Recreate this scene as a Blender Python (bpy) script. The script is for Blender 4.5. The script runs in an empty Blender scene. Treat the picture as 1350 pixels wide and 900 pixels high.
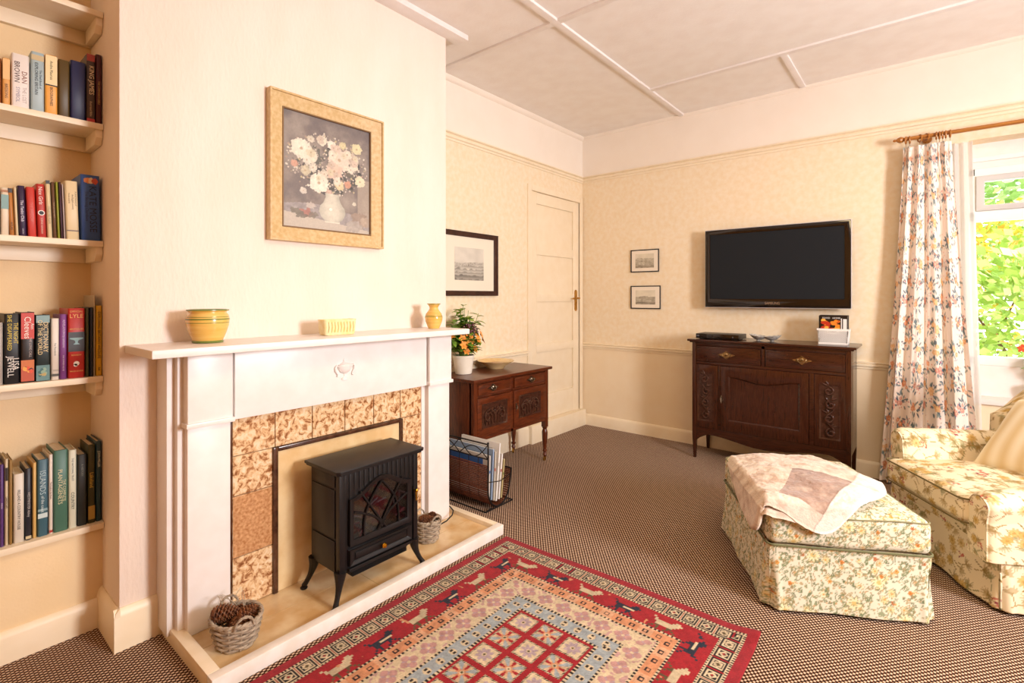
import bpy, bmesh, math, random
import numpy as np
from mathutils import Vector, Matrix, noise
random.seed(7)
PI = math.pi
C = bpy.context.scene.collection
sc = bpy.context.scene

def lin(h, g=1.0):
    h = h.lstrip('#')
    c = [int(h[i:i+2], 16)/255 for i in (0, 2, 4)]
    return tuple((x/12.92 if x <= .04045 else ((x+.055)/1.055)**2.4)*g for x in c)

# ------------------------------------------------------------------ camera
cd = bpy.data.cameras.new('camera'); cam = bpy.data.objects.new('camera', cd); C.objects.link(cam)
cd.sensor_fit = 'HORIZONTAL'; cd.sensor_width = 36; cd.lens = 36*666/1350; cd.shift_y = -59/1350
cd.clip_start = .02; cd.clip_end = 200
cam.location = (0, 0, 1.225); cam.rotation_euler = (PI/2, 0, math.radians(39.4))
sc.camera = cam
# ------------------------------------------------------------------ world, lights, exposure
wd = bpy.data.worlds.new('sky'); sc.world = wd; wd.use_nodes = True
bg = wd.node_tree.nodes['Background']; bg.inputs[0].default_value = (1.0, .97, .92, 1); bg.inputs[1].default_value = 6.5
sc.view_settings.view_transform = 'Standard'; sc.view_settings.look = 'None'
sc.view_settings.exposure = -0.45; sc.view_settings.gamma = 1; sc.view_settings.use_curve_mapping = False

def area(name, loc, rot, sx, sy, power, col):
    l = bpy.data.lights.new(name, 'AREA'); l.shape = 'RECTANGLE'; l.size = sx; l.size_y = sy; l.energy = power; l.color = col
    o = bpy.data.objects.new(name, l); C.objects.link(o); o.location = loc; o.rotation_euler = rot
    return o
area('side_window_daylight', (2.26, 1.8, 1.6), (0, PI/2, 0), .8, .62, 188, (.96, .955, 1.0))
area('ceiling_lamp_light', (.2, 1.5, 2.68), (0, 0, 0), .7, .7, 34, (1.0, .74, .38))
area('back_window_daylight', (1.05, 4.75, 1.5), (-PI/2, 0, 0), 1.6, 1.3, 22, (.95, .98, 1.0))

# ------------------------------------------------------------------ materials
def mat(name, color, rough=.6, metal=0, c2=None, scale=20, stretch=(1, 1, 1), bump=0, bscale=None, detail=4, lo=.35, hi=.65, spec=.5, trans=0, sheen=0, kind='noise', coat=0):
    m = bpy.data.materials.new(name); m.use_nodes = True
    nt = m.node_tree; N = nt.nodes; L = nt.links; b = N['Principled BSDF']
    b.inputs['Base Color'].default_value = (*color, 1); b.inputs['Roughness'].default_value = rough
    b.inputs['Metallic'].default_value = metal; b.inputs['Specular IOR Level'].default_value = spec
    b.inputs['Transmission Weight'].default_value = trans
    if sheen: b.inputs['Sheen Weight'].default_value = sheen
    if coat: b.inputs['Coat Weight'].default_value = coat
    if c2 or bump:
        tc = N.new('ShaderNodeTexCoord'); mp = N.new('ShaderNodeMapping'); mp.inputs['Scale'].default_value = stretch
        L.new(tc.outputs['Object'], mp.inputs[0])
    if c2:
        n = N.new('ShaderNodeTexNoise'); n.inputs['Scale'].default_value = scale; n.inputs['Detail'].default_value = detail
        if kind == 'wood': n.inputs['Distortion'].default_value = 1.5
        r = N.new('ShaderNodeValToRGB'); r.color_ramp.elements[0].position = lo; r.color_ramp.elements[1].position = hi
        r.color_ramp.elements[0].color = (*color, 1); r.color_ramp.elements[1].color = (*c2, 1)
        L.new(mp.outputs[0], n.inputs['Vector']); L.new(n.outputs['Fac'], r.inputs[0]); L.new(r.outputs[0], b.inputs['Base Color'])
    if bump:
        n2 = N.new('ShaderNodeTexNoise'); n2.inputs['Scale'].default_value = bscale or scale; n2.inputs['Detail'].default_value = 5
        bp = N.new('ShaderNodeBump'); bp.inputs['Strength'].default_value = bump; bp.inputs['Distance'].default_value = .004
        L.new(mp.outputs[0], n2.inputs['Vector']); L.new(n2.outputs['Fac'], bp.inputs['Height']); L.new(bp.outputs[0], b.inputs['Normal'])
    return m
def vcmat(name, rough=.85, bump=0, bscale=300, sheen=0, spec=.3):
    m = mat(name, (1, 1, 1), rough, bump=bump, bscale=bscale, sheen=sheen, spec=spec)
    a = m.node_tree.nodes.new('ShaderNodeVertexColor'); a.layer_name = 'Col'
    m.node_tree.links.new(a.outputs[0], m.node_tree.nodes['Principled BSDF'].inputs['Base Color'])
    return m
_pl = {}
def plain(h, rough=.6, metal=0, **k):
    key = (h, rough, metal)
    if key not in _pl: _pl[key] = mat('paint_'+h.strip('#'), lin(h), rough, metal, **k)
    return _pl[key]

M = {}
M['breast'] = mat('textured_cream_plaster', lin('f3e4d7'), .8, c2=lin('f0dfd0'), scale=6, bump=.55, bscale=90, stretch=(1, 1, .35))
M['alcove'] = mat('alcove_paint', lin('f0d6ac'), .75, c2=lin('ecd0a2'), scale=5, bump=.2, bscale=120)
M['wallpaper'] = mat('sponged_yellow_wallpaper', lin('efdab6'), .75, c2=lin('f3e3c8'), scale=28, detail=6, bump=.1, bscale=60)
M['bounce_wall'] = mat('warm_bounce_tan', lin('d9a25c'), .8, c2=lin('d39a52'), scale=6)  # tan made up for the unseen walls, to bounce orange fill into the shade
M['dado'] = mat('lower_wall_paint', lin('f2dfc0'), .75, c2=lin('f0dbb9'), scale=8, bump=.12, bscale=90)
M['frieze_wall'] = mat('upper_wall_paint', lin('f5eadc'), .8, c2=lin('f3e7d8'), scale=6, bump=.1, bscale=80)
M['ceiling'] = mat('ceiling_paint', lin('f6f0ea'), .85, c2=lin('f2eae3'), scale=9, bump=.25, bscale=70)
M['white'] = mat('white_gloss_paint', lin('f1eae6'), .35, c2=lin('ece4df'), scale=14, bump=.04, bscale=40)
M['cream'] = mat('cream_gloss_paint', lin('f4e4c8'), .4, c2=lin('f1dfc0'), scale=12)
M['shelfpaint'] = mat('cream_shelf_paint', lin('f2e1c6'), .45, c2=lin('eddabb'), scale=20, stretch=(1, .2, 1))
M['mahogany'] = mat('dark_mahogany', lin('42190a'), .28, c2=lin('6a3014'), scale=9, stretch=(1, 8, 8), kind='wood', detail=8, spec=.5)
M['mahogany_v'] = mat('dark_mahogany_upright', lin('42190a'), .28, c2=lin('6c3215'), scale=9, stretch=(9, 9, 1), kind='wood', detail=8)
M['sbwood'] = mat('dark_oak', lin('30150b'), .2, c2=lin('421f10'), scale=10, stretch=(1, 8, 10), kind='wood', detail=8)
M['sbwood_v'] = mat('dark_oak_upright', lin('30150b'), .2, c2=lin('432011'), scale=10, stretch=(10, 10, 1), kind='wood', detail=8)
M['carved'] = mat('carved_dark_wood', lin('3a2016'), .15, c2=lin('4a2c20'), scale=40)
M['brass'] = mat('aged_brass', lin('d0a458'), .3, 1, c2=lin('a87c38'), scale=30)
M['sbbrass'] = mat('dull_brass', lin('b49a70'), .3, 1, c2=lin('7a6644'), scale=60)
M['pewter'] = mat('antique_metal', lin('a89a88'), .3, 1, c2=lin('6a5c4c'), scale=60)
M['iron'] = mat('black_cast_metal', lin('131010'), .38, c2=lin('191515'), scale=40, spec=.35)
M['black'] = plain('#0c0b0c', .4)
M['pineframe'] = mat('gilt_oak_frame', lin('c6a46c'), .4, c2=lin('d6ba8a'), scale=60, stretch=(1, 1, 1), detail=6)
M['rodwood'] = mat('varnished_pine', lin('9a5f27'), .3, c2=lin('b5762f'), scale=30, stretch=(.3, 4, 4))
M['darkframe'] = mat('dark_picture_frame', lin('33190f'), .35, c2=lin('45251a'), scale=30)
M['mount'] = plain('#efe3cf', .8)
M['hearthslab'] = mat('mottled_cream_tile', lin('e9cfa4'), .28, c2=lin('d2a871'), scale=9, detail=8, bump=.03)
M['fireback'] = mat('cream_fireback', lin('e8cc9c'), .4, c2=lin('dcb780'), scale=12, detail=7)
M['kerb'] = mat('white_kerb_paint', lin('f2ebe4'), .4, c2=lin('eadfd2'), scale=15)
M['floorkerb'] = M['kerb']
M['pot'] = mat('honey_glaze', lin('e7c06a'), .22, c2=lin('dba94a'), scale=6, stretch=(1, 1, 12), detail=5, coat=.4)
M['potgreen'] = plain('#6f7f3a', .25)
M['cream_glaze'] = mat('cream_glaze', lin('f0e2b4'), .25, c2=lin('ecd592'), scale=40, bump=.5, bscale=60)
M['white_pot'] = mat('white_planter', lin('f1eadc'), .35, c2=lin('ece2d0'), scale=9)
M['wicker'] = mat('grey_willow', lin('8f7d6a'), .7, c2=lin('b5a48e'), scale=40, bump=.3, bscale=200)
M['cone'] = mat('pine_cone_scales', lin('4a2614'), .7, c2=lin('96603a'), scale=60)
M['cane'] = mat('woven_cane', lin('5b2b17'), .5, c2=lin('7a4226'), scale=30, stretch=(1, 1, 10))
M['paper'] = mat('page_edges', lin('e8d8b8'), .9, c2=lin('d9c49c'), scale=8, stretch=(1, 60, 1))
M['upvc'] = plain('#f4f4f2', .3)
M['upvc_grey'] = plain('#c9c8c6', .35)
M['leaf'] = mat('green_leaf', lin('4a7a20'), .5, c2=lin('8fb440'), scale=25)
M['leaf2'] = mat('pale_leaf', lin('86a638'), .5, c2=lin('a9bf55'), scale=25)
M['orange'] = mat('orange_petal', lin('ef8a2c'), .6, c2=lin('f6ad4c'), scale=40)
M['berry'] = plain('#5d1420', .3)
M['stem'] = plain('#6f8f3c', .6)
M['bark'] = mat('bark', lin('4e3a28'), .9, c2=lin('6b523b'), scale=20)
M['tvbezel'] = mat('gloss_black_bezel', lin('120c09'), .08, spec=.6)
M['tvscreen'] = mat('dark_screen', lin('26282b'), .45, spec=.05)
M['silver'] = plain('#c8c8cc', .25, 1)

def glassmat(name, tint=(1, 1, 1), gloss=.08):
    m = bpy.data.materials.new(name); m.use_nodes = True; nt = m.node_tree; N = nt.nodes; L = nt.links
    N.remove(N['Principled BSDF']); o = N['Material Output']
    t = N.new('ShaderNodeBsdfTransparent'); t.inputs[0].default_value = (*tint, 1)
    g = N.new('ShaderNodeBsdfGlossy'); g.inputs['Roughness'].default_value = .05
    f = N.new('ShaderNodeFresnel'); mx = N.new('ShaderNodeMixShader')
    L.new(f.outputs[0], mx.inputs[0]); L.new(t.outputs[0], mx.inputs[1]); L.new(g.outputs[0], mx.inputs[2]); L.new(mx.outputs[0], o.inputs[0])
    return m
M['glass'] = glassmat('window_glass')
M['smoked'] = glassmat('smoked_glass', (.6, .58, .58))

def sheermat():
    m = bpy.data.materials.new('sheer_net'); m.use_nodes = True; nt = m.node_tree; N = nt.nodes; L = nt.links
    N.remove(N['Principled BSDF']); o = N['Material Output']
    t = N.new('ShaderNodeBsdfTransparent'); d = N.new('ShaderNodeBsdfDiffuse'); d.inputs[0].default_value = (.9, .9, .9, 1)
    tl = N.new('ShaderNodeBsdfTranslucent'); tl.inputs[0].default_value = (.95, .95, .95, 1)
    a = N.new('ShaderNodeMixShader'); a.inputs[0].default_value = .55; b = N.new('ShaderNodeMixShader'); b.inputs[0].default_value = .82
    L.new(d.outputs[0], a.inputs[1]); L.new(tl.outputs[0], a.inputs[2]); L.new(t.outputs[0], b.inputs[1]); L.new(a.outputs[0], b.inputs[2]); L.new(b.outputs[0], o.inputs[0])
    return m
M['sheer'] = sheermat()

def carpetmat():
    m = bpy.data.materials.new('looped_brown_carpet'); m.use_nodes = True; nt = m.node_tree; N = nt.nodes; L = nt.links
    b = N['Principled BSDF']; b.inputs['Roughness'].default_value = .95; b.inputs['Sheen Weight'].default_value = .03
    b.inputs['Specular IOR Level'].default_value = .15
    tc = N.new('ShaderNodeTexCoord'); sp = N.new('ShaderNodeSeparateXYZ'); L.new(tc.outputs['Object'], sp.inputs[0])
    def mth(op, a, c=None, v=None):
        n = N.new('ShaderNodeMath'); n.operation = op
        L.new(a, n.inputs[0])
        if c is not None: L.new(c, n.inputs[1])
        if v is not None: n.inputs[1].default_value = v
        return n.outputs[0]
    k = PI/.0078
    x = mth('MULTIPLY', sp.outputs['X'], v=k); y = mth('MULTIPLY', sp.outputs['Y'], v=k*.8)
    sx = mth('SINE', x); sy = mth('SINE', y); p = mth('MULTIPLY', sx, sy)
    p = mth('ADD', mth('MULTIPLY', p, v=.5), v=.5)
    nz = N.new('ShaderNodeTexNoise'); nz.inputs['Scale'].default_value = 170; L.new(tc.outputs['Object'], nz.inputs['Vector'])
    q = mth('ADD', p, mth('MULTIPLY', nz.outputs['Fac'], v=.35))
    r = N.new('ShaderNodeValToRGB'); e = r.color_ramp.elements
    e[0].position = .5; e[0].color = (*lin('2e180b'), 1); e[1].position = .95; e[1].color = (*lin('d8bca2'), 1)
    e2 = e.new(.70); e2.color = (*lin('6b4429'), 1)
    L.new(q, r.inputs[0]); L.new(r.outputs[0], b.inputs['Base Color'])
    bp = N.new('ShaderNodeBump'); bp.inputs['Strength'].default_value = .6; bp.inputs['Distance'].default_value = .003
    L.new(q, bp.inputs['Height']); L.new(bp.outputs[0], b.inputs['Normal'])
    return m
M['carpet'] = carpetmat()

def tilemat():
    m = bpy.data.materials.new('veined_brown_tile'); m.use_nodes = True; nt = m.node_tree; N = nt.nodes; L = nt.links
    b = N['Principled BSDF']; b.inputs['Roughness'].default_value = .22
    tc = N.new('ShaderNodeTexCoord')
    n = N.new('ShaderNodeTexNoise'); n.inputs['Scale'].default_value = 42; n.inputs['Detail'].default_value = 9; n.inputs['Distortion'].default_value = .7
    n.inputs['Roughness'].default_value = .62
    L.new(tc.outputs['Object'], n.inputs['Vector'])
    r = N.new('ShaderNodeValToRGB'); e = r.color_ramp.elements
    e[0].position = .34; e[0].color = (*lin('804a26'), 1); e[1].position = .66; e[1].color = (*lin('ecd8bc'), 1)
    for p, c in ((.42, 'a9744a'), (.48, 'dbb284'), (.56, 'e6c9a0')):
        q = e.new(p); q.color = (*lin(c), 1)
    L.new(n.outputs['Fac'], r.inputs[0]); L.new(r.outputs[0], b.inputs['Base Color'])
    return m
M['tile'] = tilemat()
M['tile_plain'] = mat('speckled_brown_tile', lin('a86f42'), .25, c2=lin('d9a878'), scale=90, detail=8, lo=.3, hi=.7)
M['tiledark'] = mat('dark_brown_edging_tile', lin('3c2114'), .2, c2=lin('5c3a26'), scale=30)
M['grout'] = plain('#9a7a58', .8)
M['vc_fabric'] = vcmat('printed_linen', .85, bump=.12, bscale=420)
M['vc_curtain'] = vcmat('printed_curtain_cotton', .9)
M['vc_rug'] = vcmat('wool_rug_pile', .97, bump=.5, bscale=420, sheen=.1, spec=.1)
M['vc_throw'] = vcmat('fleece_throw', .95, bump=.6, bscale=160, sheen=.4, spec=.1)
M['vc_print'] = vcmat('print_paper', .55)

# ------------------------------------------------------------------ mesh builder
OFF = {}
def clean(pts): return [tuple(float(c) for c in p) for p in pts]
class MB:
    def __init__(s): s.V = []; s.F = []; s.M = []
    def add(s, V, F, m=0, T=None):
        o = len(s.V)
        if T is not None: V = [tuple(T @ Vector(v)) for v in V]
        s.V += list(V); s.F += [tuple(i+o for i in f) for f in F]; s.M += [m]*len(F)
        return s
    def box(s, x0, x1, y0, y1, z0, z1, m=0, T=None):
        V = [(x, y, z) for z in (z0, z1) for y in (y0, y1) for x in (x0, x1)]
        return s.add(V, [(0, 2, 3, 1), (4, 5, 7, 6), (0, 1, 5, 4), (2, 6, 7, 3), (0, 4, 6, 2), (1, 3, 7, 5)], m, T)
    def prism(s, P, a, b, ax='y', m=0, T=None):
        n = len(P)
        def g(p, t): return {'y': (p[0], t, p[1]), 'x': (t, p[0], p[1]), 'z': (p[0], p[1], t)}[ax]
        V = [g(p, a) for p in P]+[g(p, b) for p in P]
        F = [tuple(range(n)), tuple(range(2*n-1, n-1, -1))]+[(i, i+n, (i+1) % n+n, (i+1) % n) for i in range(n)]
        return s.add(V, F, m, T)
    def ring(s, O, I, a, b, m=0, T=None, ib=None):
        # closed outlines in xz, extruded along y from a (front) to b
        n = len(O); ib = a if ib is None else ib
        V = [(p[0], a, p[1]) for p in O]+[(p[0], ib, p[1]) for p in I]+[(p[0], b, p[1]) for p in O]+[(p[0], b, p[1]) for p in I]
        F = []
        for i in range(n):
            j = (i+1) % n
            F += [(i, j, n+j, n+i), (2*n+i, 3*n+i, 3*n+j, 2*n+j), (i, 2*n+i, 2*n+j, j), (n+i, n+j, 3*n+j, 3*n+i)]
        return s.add(V, F, m, T)
    def lathe(s, P, n=32, c=(0, 0, 0), m=0, T=None, sx=1, sy=1):
        V = []; F = []
        for r, z in P:
            for k in range(n):
                a = 2*PI*k/n; V.append((c[0]+r*sx*math.cos(a), c[1]+r*sy*math.sin(a), c[2]+z))
        for i in range(len(P)-1):
            for k in range(n):
                k2 = (k+1) % n; F.append((i*n+k, i*n+k2, (i+1)*n+k2, (i+1)*n+k))
        if P[0][0] > 1e-5: F.append(tuple(range(n-1, -1, -1)))
        if P[-1][0] > 1e-5: F.append(tuple((len(P)-1)*n+k for k in range(n)))
        return s.add(V, F, m, T)
    def tube(s, P, r, n=8, closed=False, m=0, T=None, flat=None, up=None):
        P = [Vector(p) for p in P]; N = len(P); V = []; F = []
        rs = r if isinstance(r, (list, tuple)) else [r]*N
        prev = None
        for i, p in enumerate(P):
            if closed: t = P[(i+1) % N]-P[i-1]
            else: t = P[min(i+1, N-1)]-P[max(i-1, 0)]
            t = t.normalized() if t.length > 1e-9 else Vector((0, 0, 1))
            if up is not None: a = Vector(up)
            elif prev is not None: a = prev
            else: a = Vector((0, 0, 1)) if abs(t.z) < .9 else Vector((1, 0, 0))
            a = (a-t*a.dot(t))
            a = a.normalized() if a.length > 1e-6 else Vector((1, 0, 0))
            prev = a; b = t.cross(a)
            f = flat if flat else 1
            for k in range(n):
                q = 2*PI*k/n; V.append(tuple(p+a*(rs[i]*math.cos(q)*f)+b*(rs[i]*math.sin(q))))
        for i in range(N if closed else N-1):
            j = (i+1) % N
            for k in range(n):
                k2 = (k+1) % n; F.append((i*n+k, i*n+k2, j*n+k2, j*n+k))
        if not closed: F += [tuple(range(n-1, -1, -1)), tuple((N-1)*n+k for k in range(n))]
        return s.add(V, F, m, T)
    def ball(s, c, r, m=0, n=12, sc3=(1, 1, 1), T=None):
        P = [(max(1e-6, math.sin(PI*i/(n//2+2))*1), -math.cos(PI*i/(n//2+2))) for i in range(n//2+3)]
        V = []; F = []
        for rr, z in P:
            for k in range(n):
                a = 2*PI*k/n; V.append((c[0]+r*sc3[0]*rr*math.cos(a), c[1]+r*sc3[1]*rr*math.sin(a), c[2]+r*sc3[2]*z))
        for i in range(len(P)-1):
            for k in range(n): F.append((i*n+k, i*n+(k+1) % n, (i+1)*n+(k+1) % n, (i+1)*n+k))
        return s.add(V, F, m, T)

def link(o, parent=None, off=None):
    C.objects.link(o)
    if parent is not None: o.parent = parent
    return o
def build(name, mb, mats, parent=None, bevel=0, seg=2, angle=35, smooth=True):
    me = bpy.data.meshes.new(name)
    V = np.array(mb.V, dtype=float)
    off = OFF.get(parent.name) if parent is not None else None
    if off is not None: V = V-np.array(off)
    me.from_pydata(V.tolist(), [], mb.F)
    mats = mats if isinstance(mats, (list, tuple)) else [mats]
    for m in mats: me.materials.append(M[m] if isinstance(m, str) else m)
    if len(mats) > 1: me.polygons.foreach_set('material_index', mb.M)
    bm = bmesh.new(); bm.from_mesh(me)
    bmesh.ops.recalc_face_normals(bm, faces=bm.faces)
    if bevel:
        bm.normal_update()
        ed = [e for e in bm.edges if len(e.link_faces) == 2 and e.calc_face_angle(0) > .6]
        bmesh.ops.bevel(bm, geom=ed, offset=bevel, segments=seg, profile=.6, affect='EDGES', clamp_overlap=True)
    bm.to_mesh(me); bm.free()
    if smooth:
        me.polygons.foreach_set('use_smooth', [True]*len(me.polygons)); me.set_sharp_from_angle(angle=math.radians(angle))
    o = bpy.data.objects.new(name, me); link(o, parent)
    if off is not None: OFF[o.name] = off
    return o
def thing(name, label, cat, loc=(0, 0, 0), rotz=0, group=None, world=False, kind=None):
    o = bpy.data.objects.new(name, None); C.objects.link(o); o.empty_display_size = .05
    o.location = loc; o.rotation_euler = (0, 0, rotz); o['label'] = label; o['category'] = cat
    if group: o['group'] = group
    if kind: o['kind'] = kind
    if world: OFF[o.name] = tuple(loc)
    return o
def tag(o, label, cat, group=None, kind=None):
    o['label'] = label; o['category'] = cat
    if group: o['group'] = group
    if kind: o['kind'] = kind
    return o
def struct(name, mb, mats, parent=None, bevel=0):
    o = build(name, mb, mats, parent, bevel=bevel)
    if parent is None: o['kind'] = 'structure'
    return o
def rebase(o, loc):   # move the origin of a one-mesh thing to its base
    loc = Vector(loc); o.data.transform(Matrix.Translation(-loc)); o.location = loc
    return o

_tc = {}
def text(mb, s, size, org, right, up, m=0, maxw=None, th=.0004, center=True, maxh=None):
    if s not in _tc:
        cu = bpy.data.curves.new('t', 'FONT'); cu.body = s; cu.resolution_u = 2
        o = bpy.data.objects.new('t', cu); C.objects.link(o); dg = bpy.context.evaluated_depsgraph_get(); dg.update()
        me = bpy.data.meshes.new_from_object(o.evaluated_get(dg))
        V = [tuple(v.co) for v in me.vertices]; F = [tuple(p.vertices) for p in me.polygons]
        bpy.data.objects.remove(o); bpy.data.curves.remove(cu); bpy.data.meshes.remove(me); _tc[s] = (V, F)
    V, F = _tc[s]
    if not V: return mb
    A = np.array(V); lo = A.min(0); hi = A.max(0); w = (hi-lo)[0]; cx = (lo+hi)/2
    sx = size
    if maxw and w*size > maxw: sx = maxw/w
    R = Vector(right).normalized(); U = Vector(up).normalized(); Nn = R.cross(U); O = Vector(org)
    out = []
    for t in (th, 0):
        out += [tuple(O+R*((v[0]-cx[0])*sx)+U*((v[1]-cx[1])*size)+Nn*t) for v in V]
    n = len(V)
    FF = list(F)+[tuple(i+n for i in reversed(f)) for f in F]
    cnt = {}
    for f in F:
        for i in range(len(f)): cnt[(f[i], f[(i+1) % len(f)])] = 1
    for (a, b) in list(cnt):
        if (b, a) not in cnt: FF.append((a, a+n, b+n, b))
    return mb.add(out, FF, m)

def colobj(name, V, F, col, m, parent=None, smooth=True, angle=60):
    me = bpy.data.meshes.new(name)
    V = np.asarray(V, dtype=float)
    off = OFF.get(parent.name) if parent is not None else None
    if off is not None: V = V-np.array(off)
    F = np.asarray(F, dtype=np.int32)
    me.vertices.add(len(V)); me.vertices.foreach_set('co', V.astype(np.float32).ravel())
    n = len(F); k = F.shape[1]
    me.loops.add(n*k); me.loops.foreach_set('vertex_index', F.ravel())
    me.polygons.add(n); me.polygons.foreach_set('loop_start', np.arange(0, n*k, k, dtype=np.int32))
    me.update(calc_edges=True); me.validate()
    a = me.color_attributes.new('Col', 'FLOAT_COLOR', 'POINT')
    c = np.ones((len(V), 4), np.float32); c[:, :3] = col; a.data.foreach_set('color', c.ravel())
    me.materials.append(M[m])
    me.polygons.foreach_set('use_smooth', [smooth]*len(me.polygons))
    o = bpy.data.objects.new(name, me); link(o, parent)
    if off is not None: OFF[o.name] = off
    return o
def gridF(nx, ny, base=0):
    i, j = np.meshgrid(np.arange(nx-1), np.arange(ny-1), indexing='ij'); a = (i*ny+j).ravel()+base
    return np.stack([a, a+ny, a+ny+1, a+1], 1)

# ------------------------------------------------------------------ painted patterns (fabric, prints)
rng = np.random.default_rng(3)
def vnoise(x, y, s, seed=0):
    x = x*s; y = y*s; xi = np.floor(x).astype(int); yi = np.floor(y).astype(int); xf = x-xi; yf = y-yi
    def h(a, b):
        n = (a*374761393+b*668265263+seed*982451653) & 0x7fffffff
        n = ((n ^ (n >> 13))*1274126177) & 0x7fffffff
        return ((n ^ (n >> 16)) & 0xffff)/65535.
    u = xf*xf*(3-2*xf); v = yf*yf*(3-2*yf)
    return (h(xi, yi)*(1-u)+h(xi+1, yi)*u)*(1-v)+(h(xi, yi+1)*(1-u)+h(xi+1, yi+1)*u)*v
def fbm(x, y, s, seed=0, o=4): return sum(vnoise(x, y, s*2**i, seed+i)*.5**(i+1) for i in range(o))/(1-.5**o)
class Tile:
    def __init__(s, n, bg): s.n = n; s.A = np.ones((n, n, 3))*np.array(lin(bg))
    def patch(s, cx, cy, r):
        n = s.n; R = int(r*n)+2; ix = np.arange(int(cx*n)-R, int(cx*n)+R+1); iy = np.arange(int(cy*n)-R, int(cy*n)+R+1)
        X, Y = np.meshgrid(ix/n-cx, iy/n-cy, indexing='ij'); return ix % n, iy % n, X, Y
    def put(s, ix, iy, mask, c, a=1.):
        sub = s.A[np.ix_(ix, iy)]; m = (mask*a)[..., None]; s.A[np.ix_(ix, iy)] = sub*(1-m)+np.array(c)*m
    def leaf(s, cx, cy, L, W, ang, c, a=1., vein=None):
        ix, iy, X, Y = s.patch(cx, cy, L); u = X*math.cos(ang)+Y*math.sin(ang); v = -X*math.sin(ang)+Y*math.cos(ang)
        t = np.clip(u/L, -1, 1); w = W*(1-t*t)*(1-.35*t); mk = (np.abs(v) < w) & (np.abs(u) < L)
        s.put(ix, iy, mk.astype(float), lin(c), a)
        if vein: s.put(ix, iy, ((np.abs(v) < W*.13) & mk).astype(float), lin(vein), a)
    def flower(s, cx, cy, R, n, c, cen, ang=0, edge=None, a=1., dep=.35):
        ix, iy, X, Y = s.patch(cx, cy, R); r = np.hypot(X, Y); th = np.arctan2(Y, X)+ang
        rr = R*(1-dep+dep*np.abs(np.cos(th*n/2)))
        if edge: s.put(ix, iy, (r < rr).astype(float), lin(edge), a); s.put(ix, iy, (r < rr*.82).astype(float), lin(c), a)
        else: s.put(ix, iy, (r < rr).astype(float), lin(c), a)
        if edge: s.put(ix, iy, ((np.abs(np.sin(th*n/2)) > .965) & (r < rr) & (r > R*.25)).astype(float), lin(edge), a*.7)
        s.put(ix, iy, (r < R*.26).astype(float), lin(cen), a)
    def stem(s, x, y, ang, L, c, w=.0015, curl=0.):
        k = int(L*s.n)+2
        for i in range(k):
            t = i/k; x += math.cos(ang)*L/k; y += math.sin(ang)*L/k; ang += curl/k
            ix, iy, X, Y = s.patch(x, y, w*1.5); s.put(ix, iy, (np.hypot(X, Y) < w).astype(float), lin(c))
    def sample(s, u, v):
        return s.A[np.floor((u % 1)*s.n).astype(int) % s.n, np.floor((v % 1)*s.n).astype(int) % s.n]

def tile_curtain():
    t = Tile(520, '#f4e6da'); R = random.Random(11)
    for k in range(30):
        cx, cy = (k % 6)/6+R.uniform(-.05, .05)+.08*(k//6 % 2), (k//6)/5+R.uniform(-.05, .05); pal = R.choice([('#eaa27a', '#d98a62'), ('#f0bc8a', '#df9f68'), ('#e8a898', '#cf8274'), ('#f3c896', '#e5b074')])
        for q in range(11):
            a = R.random()*6.3; d = .035+R.random()*.06
            t.leaf(cx+d*math.cos(a), cy+d*math.sin(a), .02+R.random()*.014, .0095, a+R.uniform(-.5, .5), R.choice(['#5f7880', '#4c6675', '#75878a', '#8c9b96']), .9)
        for q in range(3):
            x = cx+R.uniform(-.035, .035); y = cy+R.uniform(-.035, .035)
            t.flower(x, y, R.uniform(.018, .034), 5, pal[0], '#f8dcb4', R.random()*6, pal[1], .8)
        for q in range(5):
            a = R.random()*6.3; d = .06+R.random()*.05
            t.flower(cx+d*math.cos(a), cy+d*math.sin(a), .008, 5, R.choice(['#c9606a', '#e2906a', '#6f7fa0']), '#f5d9a0')
    for k in range(60):
        t.leaf(R.random(), R.random(), .011, .004, R.random()*6, R.choice(['#8fa39a', '#a8997f', '#6b7b7c']), .8)
    return t
def tile_ottoman():
    t = Tile(620, '#ddd5bd'); R = random.Random(5)
    for k in range(520):
        x, y, a = R.random(), R.random(), R.random()*6.3
        t.leaf(x, y, R.uniform(.018, .036), R.uniform(.007, .013), a, R.choice(['#6f7c54', '#858e66', '#948258', '#a89262', '#56663f']), .85, '#d9d3b8')
    for k in range(160): t.stem(R.random(), R.random(), R.random()*6, .08, R.choice(['#7d8661', '#a0926a']), .0036, R.uniform(-3, 3))
    for k in range(48):
        t.flower(R.random(), R.random(), R.uniform(.026, .045), 8, R.choice(['#e2cf9b', '#d8c7a0', '#e8dcb8']), '#c9974f', R.random()*6, '#a89a68', .9, .5)
    for k in range(9): t.flower(R.random(), R.random(), .075, 9, '#ecdfb2', '#d3b46a', R.random()*6, '#938a5c', .9, .6)
    for k in range(16): t.flower(R.random(), R.random(), .02, 6, R.choice(['#c9803c', '#d39a52', '#b9744a']), '#8a5a2a')
    for k in range(420): t.leaf(R.random(), R.random(), .012, .007, R.random()*6, R.choice(['#9a9a78', '#c4a070', '#87906a']), .9)
    return t
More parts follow.
